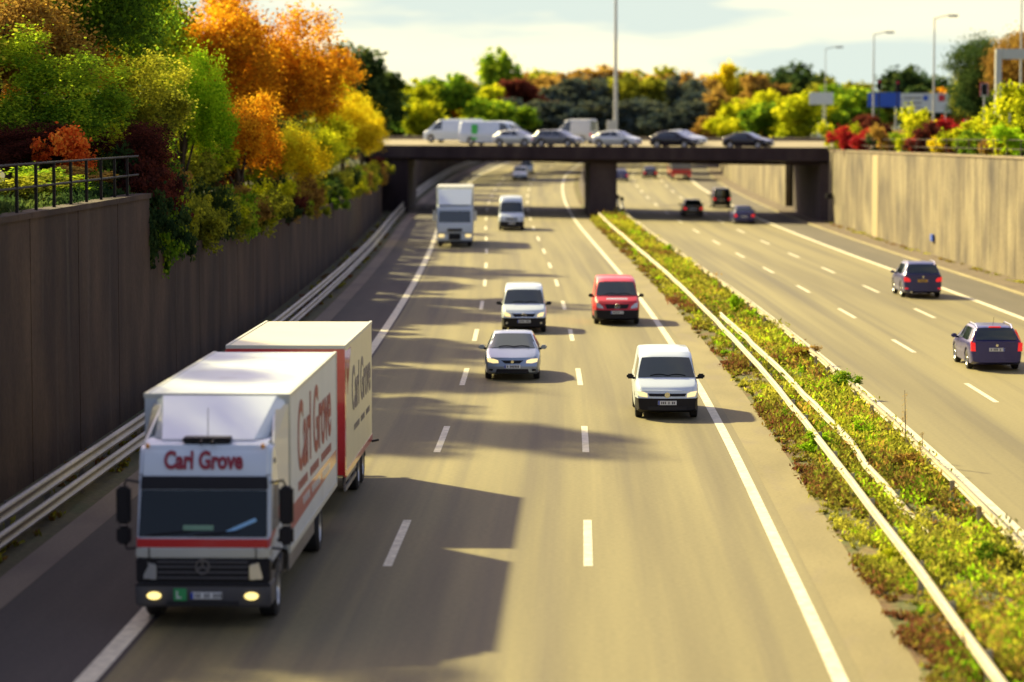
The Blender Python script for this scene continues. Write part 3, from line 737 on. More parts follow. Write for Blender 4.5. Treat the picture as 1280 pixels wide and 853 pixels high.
def star(H, t, z, r, mat=None):
    """three-pointed badge in a ring"""
    w = H.warp(0, 0, z); parts = []
    pts = [(w[0]+r*math.cos(2*math.pi*k/20), w[1]-.035, w[2]+r*math.sin(2*math.pi*k/20)) for k in range(21)]
    parts.append(tubevf(pts, r*.12, 5, False))
    for a in (90, 210, 330): parts.append(tubevf([(w[0], w[1]-.035, w[2]), (w[0]+r*math.cos(math.radians(a)), w[1]-.035, w[2]+r*math.sin(math.radians(a)))], r*.13, 5))
    V, Fc = merge(parts); return mesh('badge', V, Fc, mat or M['chrome'], t)
def wipers(H, t, sp, hw):
    for x0, x1 in ((-hw*.5, hw*.05), (hw*.05, hw*.6)):
        pts = []
        for i in range(5):
            x = x0+(x1-x0)*i/4; y = sp['cowl']+.03+.05*math.sin(i/4*3.14); w = H.warp(x, y, H.topz(x, y)+.03); pts.append(w)
        tube('wiper', pts, .011, M['plastic'], t, 5)

M['lorry_glass'] = pmat('lorry windscreen glass', (.006, .012, .010), .08, spec=.35)
def fr_caddy(H, t, sp, hw):
    H.endpatch('grille', [(-hw*.55, .66), (hw*.55, .66), (hw*.60, .735), (-hw*.60, .735)], M['plastic'], t)
    lampset(H, t, [(.55, .63), (.78, .655), (.84, .80), (.66, .775), (.56, .735)], M['lamp_on'])
    disc('badge', H, t, 0, .70, .075, M['chrome'])
    H.endpatch('lower_grille', [(-hw*.6, .27), (hw*.6, .27), (hw*.6, .37), (-hw*.6, .37)], M['rubber'], t)
    plate(H, t, 'f', .48); wipers(H, t, sp, hw)
def fr_citan(H, t, sp, hw):
    H.endpatch('grille', [(-.36, .62), (.36, .62), (.47, .79), (-.47, .79)], M['plastic'], t, off=.02)
    for z in (.63, .785): H.endpatch('grille_bar', [(-.44, z-.012), (.44, z-.012), (.44, z+.012), (-.44, z+.012)], M['chrome'], t, off=.03)
    lampset(H, t, [(.52, .64), (.76, .67), (.80, .83), (.66, .81), (.54, .74)], M['lamp_on'])
    star(H, t, .705, .085); plate(H, t, 'f', .47)
    for sg in (-1, 1): disc('fog_lamp', H, t, sg*.68, .40, .045, M['lamp_off'])
    wipers(H, t, sp, hw)
def fr_vito(H, t, sp, hw):
    H.endpatch('grille', [(-.42, .68), (.42, .68), (.50, .86), (-.50, .86)], M['plastic'], t, off=.02)
    lampset(H, t, [(.56, .68), (.84, .72), (.86, .92), (.74, .90), (.58, .76)], M['lamp_off'])
    star(H, t, .78, .10); plate(H, t, 'f', .53)
    # white lettering strip on the bonnet: unreadable in the photo, drawn as short bars
    bs = []; x = -.42; r = random.Random(5)
    V, Fc = [], []
    while x < .40:
        w = .035+.02*r.random()
        for (ya, yb) in ((.30, .48),):
            n = len(V)
            for (xx, yy) in ((x, ya), (x+w, ya), (x+w, yb), (x, yb)):
                q = H.warp(xx, yy, H.topz(xx, yy)+.006); V.append(q)
            Fc.append((n, n+1, n+2, n+3))
        x += w+.015
    mesh('bonnet_lettering', V, Fc, M['white'], t); wipers(H, t, sp, hw)
def fr_leon(H, t, sp, hw):
    H.endpatch('grille', [(-.24, .56), (.24, .56), (.36, .655), (-.36, .655)], M['plastic'], t, off=.018)
    lampset(H, t, [(.44, .57), (.62, .56), (.80, .60), (.82, .71), (.60, .70), (.46, .655)], M['lamp_on'])
    H.endpatch('lower_grille', [(-.55, .25), (.55, .25), (.50, .38), (-.50, .38)], M['plastic'], t)
    for sg in (-1, 1): H.endpatch('fog_lamp', [(sg*.64, .30), (sg*.76, .32), (sg*.76, .38), (sg*.62, .38)], M['plastic'], t)
    disc('badge', H, t, 0, .61, .05, M['chrome']); plate(H, t, 'f', .46); wipers(H, t, sp, hw)
def fr_sprinter(H, t, sp, hw):
    H.endpatch('grille', [(-.42, .80), (.42, .80), (.50, .95), (-.50, .95)], M['plastic'], t, off=.02)
    lampset(H, t, [(.62, .78), (.86, .82), (.88, 1.02), (.74, .98)], M['lamp_off'])
    star(H, t, .88, .10); plate(H, t, 'f', .55)
def fr_plain(H, t, sp, hw):
    z = sp['zbump']+.08
    H.endpatch('grille', [(-.35, z), (.35, z), (.42, z+.1), (-.42, z+.1)], M['plastic'], t)
    lampset(H, t, [(hw*.56, z), (hw*.88, z+.03), (hw*.9, z+.14), (hw*.62, z+.12)], M['lamp_off']); plate(H, t, 'f', z-.14)
def fr_lit(H, t, sp, hw):
    fr_plain(H, t, sp, hw)
def rr_suv(H, t, sp, hw):
    lampset(H, t, [(.62, .78), (.90, .80), (.90, 1.02), (.70, .98), (.60, .88)], M['lamp_red'], 'r', 'tail_light')
    plate(H, t, 'r', .84, M['plate_y']); disc('badge', H, t, 0, 1.02, .05, M['chrome'], 'r')
    box('exhaust', (.5, .62, 2.28, 2.36, .27, .33), M['chrome'], t, .01)
    lampset(H, t, [(.70, .44), (.86, .44), (.86, .50), (.70, .50)], M['lamp_red'], 'r', 'reflector')
def rr_kia(H, t, sp, hw):
    for sg in (-1, 1):
        H.endpatch('tail_light', [(sg*.70, .66), (sg*.86, .66), (sg*.87, .95), (sg*.72, .95)], M['lamp_red'], t, 'r', .02)
        V = []; n = 7
        for i in range(n):
            y = sp['L']-.1-(sp['L']-.1-sp['ra']-.05)*i/(n-1); z = .93+(1.36-.93)*i/(n-1)
            for dy in (-.06, .07): V.append((sg*(H.sidex(y+dy-.03, min(z, H.ring(y+dy)[7][1]-.02))+.012), y+dy-.05-H.L/2, z))
        mesh('tail_light', V, [(2*i, 2*i+1, 2*i+3, 2*i+2) for i in range(n-1)], M['lamp_red'], t)
    y = sp['ra']-.04; box('brake_light', (-.2, .2, y-H.L/2-.03, y-H.L/2+.06, H.topz(0, y)-.01, H.topz(0, y)+.035), M['lamp_red'], t, .008)
    plate(H, t, 'r', .72); disc('badge', H, t, 0, .86, .045, M['chrome'], 'r')
    tube('aerial', [(0, sp['ra']-.4-H.L/2, H.topz(0, sp['ra']-.4)), (0, sp['ra']-.2-H.L/2, H.topz(0, sp['ra']-.4)+.3)], .006, M['plastic'], t, 4)
def rr_plain(H, t, sp, hw):
    z = sp['zbump']+.12
    lampset(H, t, [(hw*.62, z), (hw*.9, z), (hw*.9, z+.2), (hw*.66, z+.18)], M['lamp_red'], 'r', 'tail_light'); plate(H, t, 'r', z+.02 if not sp.get('rearflat') else z)

# oncoming
def on(D, x, **k):   # nose at D
    return lambda Lh: (x, D+Lh/2, zr(D+Lh/2))
def place(kind, D, x, nose=True):
    Lh = CAR[kind]['L']; c = D+Lh/2 if nose else D+Lh/2
    return (x, c, zr(c))
def rzon(D): return -math.atan(xr(D+3)-xr(D-1))*.25
make_car('minivan', 'delivery_van', 'white compact van with black bumper, nearest on the lane beside the median', 'van', M['white'], place('minivan', 76.2, 4.37), rzon(78), fr_caddy, rr_plain, M['plastic'], mirrormat=M['plastic'], sidewin='front')
make_car('hatch', 'parked_car'.replace('parked', 'silver'), 'silver blue hatchback with lit headlights in the middle lane, in front of the white van', 'car', M['silverblue'], place('hatch', 88.0, .03), rzon(90), fr_leon, rr_plain, glass=M['glass_clear'])
make_car('minivan', 'delivery_van', 'white van with black bumper and star badge following the silver hatchback', 'van', M['white'], place('minivan', 108.3, .48), rzon(110), fr_citan, rr_plain, M['plastic'], mirrormat=M['plastic'], sidewin='all')
make_car('van', 'delivery_van', 'red van with white lettering on its bonnet, in the lane by the median', 'van', M['redvan'], place('van', 112.6, 4.33), rzon(114), fr_vito, rr_plain, M['plastic'], mirrormat=M['plastic'], sidewin='front')
make_car('bigvan', 'panel_van', 'white high-roof panel van coming out of the bridge shadow beside the white lorry', 'van', M['white'], place('bigvan', 210, -.06), rzon(212), fr_sprinter, rr_plain, M['plastic'], mirrormat=M['plastic'], sidewin='front')
make_car('minivan', 'delivery_van', 'pale car with dark bumper approaching beyond the bridge, nearer of the two there', 'car', M['silver'], place('minivan', 333, 1.0), rzon(335), fr_plain, rr_plain, M['plastic'], mirrormat=M['plastic'])
make_car('wagon', 'estate_car', 'white car farthest away on the oncoming side, behind the pale car', 'car', M['white'], place('wagon', 362, 1.9), rzon(364), fr_plain, rr_plain)
# departing
def away(kind, D, x):  # tail at D
    Lh = CAR[kind]['L']; c = D+Lh/2; return (x, c, zr(c))
PI = math.pi
make_car('suv', 'suv', 'dark blue SUV with yellow number plate by the right shoulder line', 'SUV', M['darkblue'], away('suv', 130.2, 19.55), PI-.005, fr_plain, rr_suv, rails=True)
make_car('wagon', 'estate_car', 'dark blue estate car with chrome roof rails, nearest car on the right', 'car', M['darkblue2'], away('wagon', 91.5, 16.25), PI-.01, fr_plain, rr_kia, rails=True)
make_car('hatch', 'dark_car', 'black hatchback with pale number plate in the bridge shadow, left of the dark van', 'car', M['blackpaint'], away('hatch', 237, 15.65), PI, fr_plain, rr_plain, detail=1)
make_car('minivan', 'dark_van', 'tall dark van with red tail lights passing under the bridge on the right', 'van', M['blackpaint'], away('minivan', 255, 19.5), PI, fr_plain, rr_plain, detail=1)
make_car('hatch', 'dark_car', 'dark blue hatchback just short of the bridge in the outer lane on the right', 'car', M['darkblue'], away('hatch', 222, 18.8), PI, fr_plain, rr_plain, detail=1)
make_car('hatch', 'dark_car', 'small dark car seen through the bridge right beside the pier', 'car', M['darkblue'], away('hatch', 332, 13.2), PI, fr_plain, rr_plain, detail=1)
make_car('hatch', 'dark_car', 'small dark car beyond the bridge, left of the red lorry', 'car', M['blackpaint'], away('hatch', 342, 17.2), PI, fr_plain, rr_plain, detail=1)
# on the bridge: dist = metres from the near edge; direction +x (front row) or -x (back row)
BR = -math.atan(SK)
def bcar(kind, name, label, cat, paint, px0, px1, d, dirn, **k):
    Dm = 240
    for _ in range(8):
        x = pxx((px0+px1)/2, Dm); Dm = bnear(x)+d
    rz = (PI/2 if dirn > 0 else -PI/2)+BR
    return make_car(kind, name, label, cat, paint, (x, Dm, bz(x)+.012+CF_*d), rz, fr_plain, rr_plain, detail=1, sidewin=k.pop('sidewin', 'front'), group=None, **k)
bcar('bigvan', 'panel_van', 'white van nosing left at the left end of the bridge', 'van', M['white'], 530, 605, 12, -1, over=dict(H=2.15, top=[(0, .92), (.12, 1.0), (.65, 1.2), (1.5, 1.9), (1.9, 2.1), (2.5, 2.15), (5.6, 2.14), (5.82, 2.08), (5.9, 1.9)], belt=[(0, .84), (.2, .96), (.65, 1.1), (1.6, 1.16), (5.9, 1.2)]))
v = bcar('bigvan', 'panel_van', 'long white panel van with a green stripe on the bridge', 'van', M['white'], 571, 665, 5.2, 1, over=dict(L=6.6, wr=5.2, top=[(0, .92), (.12, 1.0), (.65, 1.2), (1.5, 1.88), (1.9, 2.1), (2.5, 2.16), (6.3, 2.16), (6.55, 2.1), (6.6, 1.9)], belt=[(0, .84), (.2, .96), (.65, 1.1), (1.6, 1.16), (6.6, 1.2)], H=2.16))
box('green_stripe', (.93, .985, 1.2, 1.8, .5, 1.85), M['green_stripe'], v); box('green_stripe', (-.985, -.93, 1.2, 1.8, .5, 1.85), M['green_stripe'], v)
bcar('hatch', 'grey_car', 'grey hatchback on the bridge in front of the long white van', 'car', M['silver'], 621, 673, 3.0, 1)
bcar('wagon', 'estate_car', 'dark grey estate car on the bridge in front of the short white van', 'car', M['greymet'], 670, 727, 3.0, 1)
bcar('minivan', 'delivery_van', 'short white van on the bridge facing left, half hidden by a grey estate', 'van', M['offwhite'], 697, 737, 12, -1, over=dict(H=2.2, top=[(0, .80), (.12, .90), (.75, 1.10), (1.5, 1.7), (1.7, 2.1), (2.0, 2.2), (4.2, 2.2), (4.36, 2.1), (4.4, 1.9)]))
bcar('hatch', 'silver_car', 'silver hatchback on the bridge at the foot of the tall mast', 'car', M['silver'], 745, 798, 3.0, 1)
bcar('hatch', 'black_car', 'black three-door car with shiny roof on the bridge, middle of the right half', 'car', M['blackpaint'], 818, 870, 3.0, 1)
bcar('coupe', 'silver_car', 'silver car half hidden behind the black car on the bridge', 'car', M['silver'], 826, 880, 9, 1)
bcar('coupe', 'black_car', 'low black car nearest the right end of the bridge', 'car', M['blackpaint'], 908, 962, 3.0, 1)

# ------------------------------------------------------------------ lettering
def text(name, body, size, mat, parent, M4, sx=.8, offset=.012, extrude=.004):
    cu = bpy.data.curves.new(name, 'FONT'); cu.body = body; cu.size = size; cu.offset = offset; cu.extrude = extrude
    cu.align_x = 'CENTER'; cu.align_y = 'CENTER'; cu.resolution_u = 4
    ob = bpy.data.objects.new('tmp', cu); C.objects.link(ob)
    dg = bpy.context.evaluated_depsgraph_get(); me = bpy.data.meshes.new_from_object(ob.evaluated_get(dg))
    bpy.data.objects.remove(ob); me.name = name
    me.transform(M4 @ Matrix.Diagonal((sx, 1, 1, 1)))
    me.materials.clear(); me.materials.append(mat)
    o = bpy.data.objects.new(name, me); C.objects.link(o); o.parent = parent
    return o
RX90 = Matrix.Rotation(math.radians(90), 4, 'X')         # text in XZ plane facing -Y
RSIDE = Matrix.Rotation(math.radians(90), 4, 'Z') @ RX90  # text facing +X, reading towards +Y

# ------------------------------------------------------------------ the lorry
SL = .027
lx, ly = -5.13, 44.4
lor = empty('box_lorry', (lx, ly, 0), -math.atan(SL), 'white box lorry with red stripe and lettering over the windscreen, in the left foreground', 'lorry')
def bigwheel(parent, x, y, r, sg, w=.3, rim=None): return wheel(parent, x, y, r, w, sg, rim or M['rim'], 4)
# cab
HWc = 1.15
cab = prism('cab', [(.06, .95), (.0, 1.35), (.05, 1.50), (.28, 2.32), (.30, 2.44), (.33, 2.52), (.46, 2.90), (.62, 3.0), (2.0, 3.02), (2.0, .95)], -HWc, HWc, M['white'], lor, .085)
prism('wheel_arch', [(.08, .5), (.05, .94), (.9, .94), (1.0, .82), (1.35, .97), (1.75, .82), (2.0, .94), (2.0, .93), (1.8, .6), (1.2, .98), (.72, .6)], -HWc+.01, HWc-.01, M['plastic_grey'], lor, .0)
# bumper and grille
prism('bumper', [(-.04, .62), (.02, .34), (.75, .34), (.75, .74), (-.02, .74)], -HWc-.02, HWc+.02, M['plastic_grey'], lor, .04)
box('grille', (-.80, .80, -.015, .1, .76, 1.12), M['plastic'], lor, .015)
boxes('grille_slats', [(-.78, .78, -.04, .0, z, z+.03) for z in (.82, .91, 1.0, 1.08)], M['plastic_grey'], lor)
box('front_panel', (-1.155, 1.155, -.008, .30, .745, 1.15), M['plastic'], lor, .03); box('lower_front_panel', (-1.156, 1.156, -.004, .30, 1.16, 1.32), M['silver'], lor, .02)
box('red_stripe', (-1.13, 1.13, -.018, .03, 1.33, 1.47), M['red'], lor, .006)
for sg in (-1, 1):
    h = mesh('headlight', [(sg*a, b, c) for a, b, c in ((.80, -.03, .80), (1.12, .0, .80), (1.14, .03, 1.06), (.96, -.01, 1.10), (.80, -.03, 1.04),
             (.80, .1, .80), (1.12, .1, .80), (1.14, .1, 1.06), (.96, .1, 1.10), (.80, .1, 1.04))],
         [(0, 1, 2, 3, 4), (9, 8, 7, 6, 5), (0, 5, 6, 1), (1, 6, 7, 2), (2, 7, 8, 3), (3, 8, 9, 4), (4, 9, 5, 0)], M['lamp_off'], lor, smooth=30, bevel=.012)
    V, Fc = [], []; n = 18
    fl = mesh('fog_lamp', [(sg*.84+.12*math.cos(2*PI*k/n), q, .54+.062*math.sin(2*PI*k/n)) for q in (-.062, .02) for k in range(n)],
         [tuple(range(n)), tuple(range(2*n-1, n-1, -1))]+[(k, (k+1) % n, (k+1) % n+n, k+n) for k in range(n)], M['lamp_fog'], lor, smooth=30)
    # mirrors
    mt = box('wing_mirror', (-.115, .115, -.10, .10, -.33, .30), M['plastic'], lor, .04, (sg*(HWc+.26), .32, 2.0))
    box('lower_mirror', (-.115, .115, -.10, .10, -.16, .14), M['plastic'], mt, .04, (0, 0, -.50))
    tube('mirror_arm', [(-sg*.26, .0, .36), (-sg*.05, -.02, .40), (0, 0, .28)], .022, M['plastic'], mt, 6)
    tube('mirror_arm', [(-sg*.26, .0, -.72), (-sg*.05, -.02, -.74), (0, 0, -.6)], .022, M['plastic'], mt, 6)
    # side window and door
    def X(q): return sg*(HWc+q)
    prs = [(.48, 1.52), (1.28, 1.52), (1.28, 2.32), (.66, 2.32)]
    n = 4; mesh('side_window', [(X(.008), a, b) for a, b in prs]+[(X(-.02), a, b) for a, b in prs], [(0, 1, 2, 3), (7, 6, 5, 4)]+[(i, (i+1) % 4, (i+1) % 4+4, i+4) for i in range(4)], M['glass'], lor)
    boxes('door_seam', [(min(X(.003), X(-.01)), max(X(.003), X(-.01)), a, a+.018, .98, 2.42) for a in (.40, 1.38)], M['plastic'], lor)
    box('door_handle', (min(X(.03), X(0)), max(X(.03), X(0)), 1.16, 1.32, 1.25, 1.30), M['plastic'], lor, .008)
    pr = [(.06, 1.33), (.10, 1.47), (.9, 1.66), (2.0, 2.05), (2.0, 1.86), (.9, 1.47)]
    mesh('red_stripe', [(X(.005), a, b) for a, b in pr]+[(X(-.02), a, b) for a, b in pr], [(0, 1, 2, 3, 4, 5), (11, 10, 9, 8, 7, 6)]+[(i, (i+1) % 6, (i+1) % 6+6, i+6) for i in range(6)], M['red'], lor)
    box('roof_side_marker', (min(X(.02), X(0)), max(X(.02), X(0)), .75, .83, 2.62, 2.72), M['plastic'], lor, .01)
    boxes('cab_step', [(min(X(-.02), X(-.35)), max(X(-.02), X(-.35)), .16, .62, .45, .50)], M['dark_metal'], lor)
    tube('roof_marker', [(sg*1.0, .42, 2.92), (sg*1.0, .40, 2.98)], .035, M['amber'], lor, 8)
# windscreen and the dark band above it
ws = [(-1.11, .028, 1.50), (1.11, .028, 1.50), (1.09, .245, 2.24), (-1.09, .245, 2.24)]
def slab(name, q, mat, off=.02, th=.03, bevel=.01):
    nrm = (Vector(q[1])-Vector(q[0])).cross(Vector(q[3])-Vector(q[0])).normalized()
    V = [Vector(p)+nrm*off for p in q]+[Vector(p)-nrm*th for p in q]
    return mesh(name, V, [(0, 1, 2, 3), (7, 6, 5, 4)]+[(i, (i+1) % 4, (i+1) % 4+4, i+4) for i in range(4)], mat, lor, smooth=30, bevel=bevel)
wsc = slab('windscreen', ws, M['lorry_glass'], .014)
slab('visor_band', [(-1.10, .25, 2.25), (1.10, .25, 2.25), (1.09, .31, 2.46), (-1.09, .31, 2.46)], M['plastic'], .03, .02)
for a, b in ((-.95, -.2), (-.15, .62)): tube('wiper', [(a, -.01, 1.53), (b, .02, 1.60)], .014, M['plastic'], lor, 5)
slab('sunlight_strip', [(.40, .075, 1.58), (.46, .055, 1.55), (.93, .115, 1.74), (.90, .13, 1.79)], pmat('painted windscreen reflection', (.25, .5, .75), .4), .040, -.02, 0)  # bluish reflection in the windscreen, painted as a pale blue strip
bpy.data.objects['sunlight_strip'].name = 'painted_reflection'
db = slab('name_board', [(-.34, .063, 1.60), (.18, .063, 1.60), (.18, .085, 1.68), (-.34, .085, 1.68)], pmat('board green', (.16, .30, .20), .5), .040, -.02, 0)
ang = math.atan2(.13, .38)
text('cab_lettering', 'Carl Grove', .41, M['truckred'], lor, Matrix.Translation((-.03, .375, 2.705)) @ Matrix.Rotation(-ang, 4, 'X') @ RX90, .72, .016, .006)
boxes('panel_seam', [(-1.14, 1.14, .318, .33, 2.475, 2.49)], M['plastic'], lor)
boxes('lower_intake', [(-.62, .62, -.048, -.02, .385, .45)], M['rubber'], lor)
boxes('bumper_step', [(-1.16, 1.16, -.05, .0, .70, .735)], M['plastic'], lor)
boxes('corner_seam', [(x-.008, x+.008, -.03, .02, 1.16, 1.32) for x in (-.92, .92)], M['plastic'], lor)
# badge, plates
bdg = [(.115*math.cos(2*PI*k/20), -.05, 1.02+.115*math.sin(2*PI*k/20)) for k in range(21)]
V, Fc = merge([tubevf(bdg, .014, 5, False)]+[tubevf([(0, -.05, 1.02), (.11*math.cos(math.radians(a)), -.05, 1.02+.11*math.sin(math.radians(a)))], .013, 5) for a in (90, 210, 330)])
mesh('badge', V, Fc, M['galv'], lor)
pl = box('number_plate', (-.20, .33, -.062, -.03, .49, .60), M['plate'], lor, .004)
boxes('characters', [(-.12+i*.05, -.09+i*.05, -.066, -.06, .51, .58) for i in (0, 1, 3, 4, 6, 7, 8)], M['ink'], pl); box('country_band', (-.196, -.15, -.067, -.06, .495, .595), M['euroblue'], pl)
gp = box('environment_plate', (-.50, -.28, -.062, -.03, .46, .66), M['plate_g'], lor, .004)
boxes('plate_letter', [(-.43, -.405, -.067, -.06, .50, .62), (-.405, -.35, -.067, -.06, .50, .525)], M['plate'], gp)
# roof hatch, aerial, spoiler
box('roof_hatch', (-.42, .42, .55, .90, 2.98, 3.07), M['plastic'], lor, .02)
tube('aerial', [(.02, .6, 3.0), (.02, .64, 3.55)], .006, M['plastic'], lor, 4)
for x in (-.1, .1): tube('roof_horn', [(x+.02, .44, 2.99), (x+.02, .62, 3.03)], .03, M['plastic'], lor, 8)
sv = [(-.80, .72, 3.02), (.80, .72, 3.02), (1.02, 2.25, 3.60), (-1.02, 2.25, 3.60), (-.98, 1.0, 3.02), (.98, 1.0, 3.02), (1.16, 2.3, 3.02), (-1.16, 2.3, 3.02), (1.16, 2.32, 3.50), (-1.16, 2.32, 3.50), (-1.02, 2.32, 3.58), (1.02, 2.32, 3.58)]
mesh('roof_spoiler', sv, [(0, 1, 2, 3), (1, 5, 6, 8, 2), (0, 3, 9, 7, 4), (0, 4, 5, 1), (7, 9, 3, 10, 11, 2, 8, 6)][:4]+[(4, 7, 6, 5)], M['white'], lor, smooth=30)
for sg in (-1, 1):
    q = [(sg*1.03, 2.0, 3.45), (sg*1.14, .85, 2.95), (sg*1.16, 2.05, 1.3), (sg*1.22, 2.35, 1.3), (sg*1.22, 2.38, 3.45)]
    mesh('side_deflector', q+[(a-sg*.04, b, c) for a, b, c in q], [(0, 1, 2, 3, 4), (9, 8, 7, 6, 5)]+[(i, (i+1) % 5, (i+1) % 5+5, i+5) for i in range(5)], M['offwhite'], lor, smooth=30)
for ch in [c for c in bpy.data.objects if c.parent == lor]:
    if ch.location.length > .01: ch.location.x = ch.location.x*.95+.08
    else: ch.data.transform(Matrix.Diagonal((.95, 1, 1, 1))); ch.location.x = .08
# chassis, wheels
boxes('chassis', [(-.45, -.35, 1.6, 11.2, .62, .90), (.35, .45, 1.6, 11.2, .62, .90)]+[(-.45, .45, y, y+.08, .68, .85) for y in (3, 5, 7, 9, 11)], M['dark_metal'], lor)
for sg in (-1, 1):
    bigwheel(lor, sg*.95+.08, 1.25, .47, sg)
    bigwheel(lor, sg*1.0, 8.2, .47, sg, .42)
    box('side_skirt', (min(sg*1.14, sg*1.18), max(sg*1.14, sg*1.18), 2.9, 7.3, .48, .86), M['galv'], lor, .015)
    box('mudguard', (min(sg*.75, sg*1.2), max(sg*.75, sg*1.2), 7.55, 8.85, .93, .96), M['plastic'], lor, .01)
box('fuel_tank', (.55, 1.12, 3.0, 4.2, .42, .86), M['galv'], lor, .06)
# box body
B0, B1, BT, HB = 2.45, 11.3, 3.60, 1.245
bx = box('box_body', (-HB, HB, B0, B1, .92, BT), M['white_box'], lor, .025)
boxes('edge_rail', [(-HB-.012, -HB+.05, B0-.01, B1+.01, BT-.06, BT+.012), (HB-.05, HB+.012, B0-.01, B1+.01, BT-.06, BT+.012),
      (-HB-.012, -HB+.04, B0-.01, B1+.01, .86, .96), (HB-.04, HB+.012, B0-.01, B1+.01, .86, .96),
      (-HB-.012, HB+.012, B0-.013, B0+.04, BT-.062, BT+.014), (HB-.05, HB+.014, B0-.012, B0+.05, .95, BT-.05), (HB-.05, HB+.014, B1-.05, B1+.012, .95, BT-.05)], M['galv_pale'], bx)
# red swoosh along the side, lettering above it
for sg in (-1, 1):
    pr = [(B0+.06, 1.20), (B0+2.2, 1.24), (B1-.1, 1.36), (B1-.1, 1.62), (B0+2.2, 1.64), (B0+.06, 1.62)]
    k = sg*(HB+.004)
    mesh('red_band', [(k, a, b) for a, b in pr]+[(k-sg*.01, a, b) for a, b in pr], [(0, 1, 2, 3, 4, 5), (11, 10, 9, 8, 7, 6)]+[(i, (i+1) % 6, (i+1) % 6+6, i+6) for i in range(6)], M['red'], bx)
    Rm = RSIDE if sg > 0 else Matrix.Rotation(math.radians(-90), 4, 'Z') @ RX90
    text('side_lettering', 'Carl Grove', 1.75, M['truckred'], bx, Matrix.Translation((sg*(HB+.006), 6.9, 2.62)) @ Rm, .78, .03, .003)
    boxes('small_lettering', [(min(k, k+sg*.004), max(k, k+sg*.004), B0+1.4+i*.42, B0+1.4+i*.42+.3, 1.74, 1.90) for i in range(15) if i not in (4, 9)], M['truckred'], bx)
    boxes('band_lettering', [(min(k+sg*.002, k+sg*.006), max(k+sg*.002, k+sg*.006), B0+2.2+i*.4, B0+2.2+i*.4+.27, 1.40, 1.53) for i in range(13) if i not in (3, 8)], M['white'], bx)

# trailer
tl_y = 57.4; tx = lx+SL*(tl_y-ly)+.02
tr = empty('box_trailer', (tx, tl_y, 0), -math.atan(SL), 'cream box trailer with a red front, hitched behind the white lorry', 'trailer')
TL = 7.3
tb = box('box_body', (-HB, HB, 0, TL, .82, 3.58), M['cream_box'], tr, .025)
box('front_wall', (-HB+.002, HB-.002, -.05, .01, .86, 3.56), M['red'], tr, .01)
box('corner_post', (HB-.03, HB+.012, -.06, .22, .84, 3.50), M['red'], tr); box('corner_post', (-HB-.012, -HB+.03, -.06, .22, .84, 3.50), M['red'], tr)
boxes('bottom_rail', [(HB-.04, HB+.012, .23, TL, .78, .92), (-HB-.012, -HB+.04, .23, TL, .78, .92)], M['red'], tr)
boxes('roof_rail', [(HB-.04, HB+.012, .0, TL, 3.53, 3.60), (-HB-.012, -HB+.04, 0, TL, 3.53, 3.60), (-HB, HB, -.06, .0, 3.53, 3.605)], M['galv_pale'], tr)
for sg in (-1, 1):
    Rm = RSIDE if sg > 0 else Matrix.Rotation(math.radians(-90), 4, 'Z') @ RX90
    text('side_lettering', 'Carl Grove', 1.35, M['truckgrey'], tb, Matrix.Translation((sg*(HB+.006), 4.3, 2.45)) @ Rm, .82, .025, .003)
    k = sg*(HB+.005)
    mesh('red_wedge', [(k, .24, 3.45), (k, 1.5, 3.45), (k, .7, 2.5), (k-sg*.006, .24, 3.45), (k-sg*.006, 1.5, 3.45), (k-sg*.006, .7, 2.5)], [(0, 1, 2), (5, 4, 3), (0, 3, 4, 1), (1, 4, 5, 2), (2, 5, 3, 0)], M['red'], tb)
    boxes('small_lettering', [(min(k, k+sg*.003), max(k, k+sg*.003), 2.3+i*.36, 2.3+i*.36+.26, 1.55, 1.68) for i in range(12) if i not in (4, 8)], M['truckgrey'], tb)
    for y in (4.2, 5.4): bigwheel(tr, sg*1.02, y, .45, sg, .34)
    boxes('underrun_guard', [(min(sg*1.16, sg*1.2), max(sg*1.16, sg*1.2), .7, 3.4, z, z+.09) for z in (.42, .62)]+[(min(sg*1.14, sg*1.18), max(sg*1.14, sg*1.18), y, y+.06, .42, .82) for y in (.8, 2.0, 3.2)], M['galv'], tr)
boxes('chassis', [(-.45, -.35, .1, TL-.2, .60, .80), (.35, .45, .1, TL-.2, .60, .80), (-1.1, 1.1, TL-.3, TL-.15, .42, .54)], M['dark_metal'], tr)
boxes('drawbar', [(-.09, .09, -1.6, .4, .55, .67)], M['dark_metal'], tr)
tube('rear_marker', [(HB, TL-.1, .75), (HB+.16, TL-.05, .78)], .03, M['plastic'], tr, 6)

# second lorry, far
l2 = empty('box_lorry', (-3.85, 184.6, zr(186)), rzon(186), 'white box lorry with pale roof fairing approaching from the bridge', 'lorry')
prism('cab', [(.05, .4), (.0, 1.3), (.06, 1.62), (.22, 2.45), (.32, 2.75), (2.1, 2.85), (2.1, .4)], -1.2, 1.2, M['white'], l2, .08)
q = [(-1.08, .06, 1.66), (1.08, .06, 1.66), (1.04, .20, 2.42), (-1.04, .20, 2.42)]
nrm = Vector((0, -1, .2)).normalized()
mesh('windscreen', [Vector(p)+nrm*.02 for p in q]+[Vector(p)-nrm*.02 for p in q], [(0, 1, 2, 3), (7, 6, 5, 4)]+[(i, (i+1) % 4, (i+1) % 4+4, i+4) for i in range(4)], M['glass'], l2)
fv = [(-1.1, .35, 2.83), (1.1, .35, 2.83), (1.15, 1.9, 3.85), (-1.15, 1.9, 3.85), (-1.15, 2.1, 2.83), (1.15, 2.1, 2.83)]
mesh('roof_fairing', fv, [(0, 1, 2, 3), (1, 5, 2), (0, 3, 4), (2, 5, 4, 3), (0, 4, 5, 1)], M['white'], l2, smooth=30)
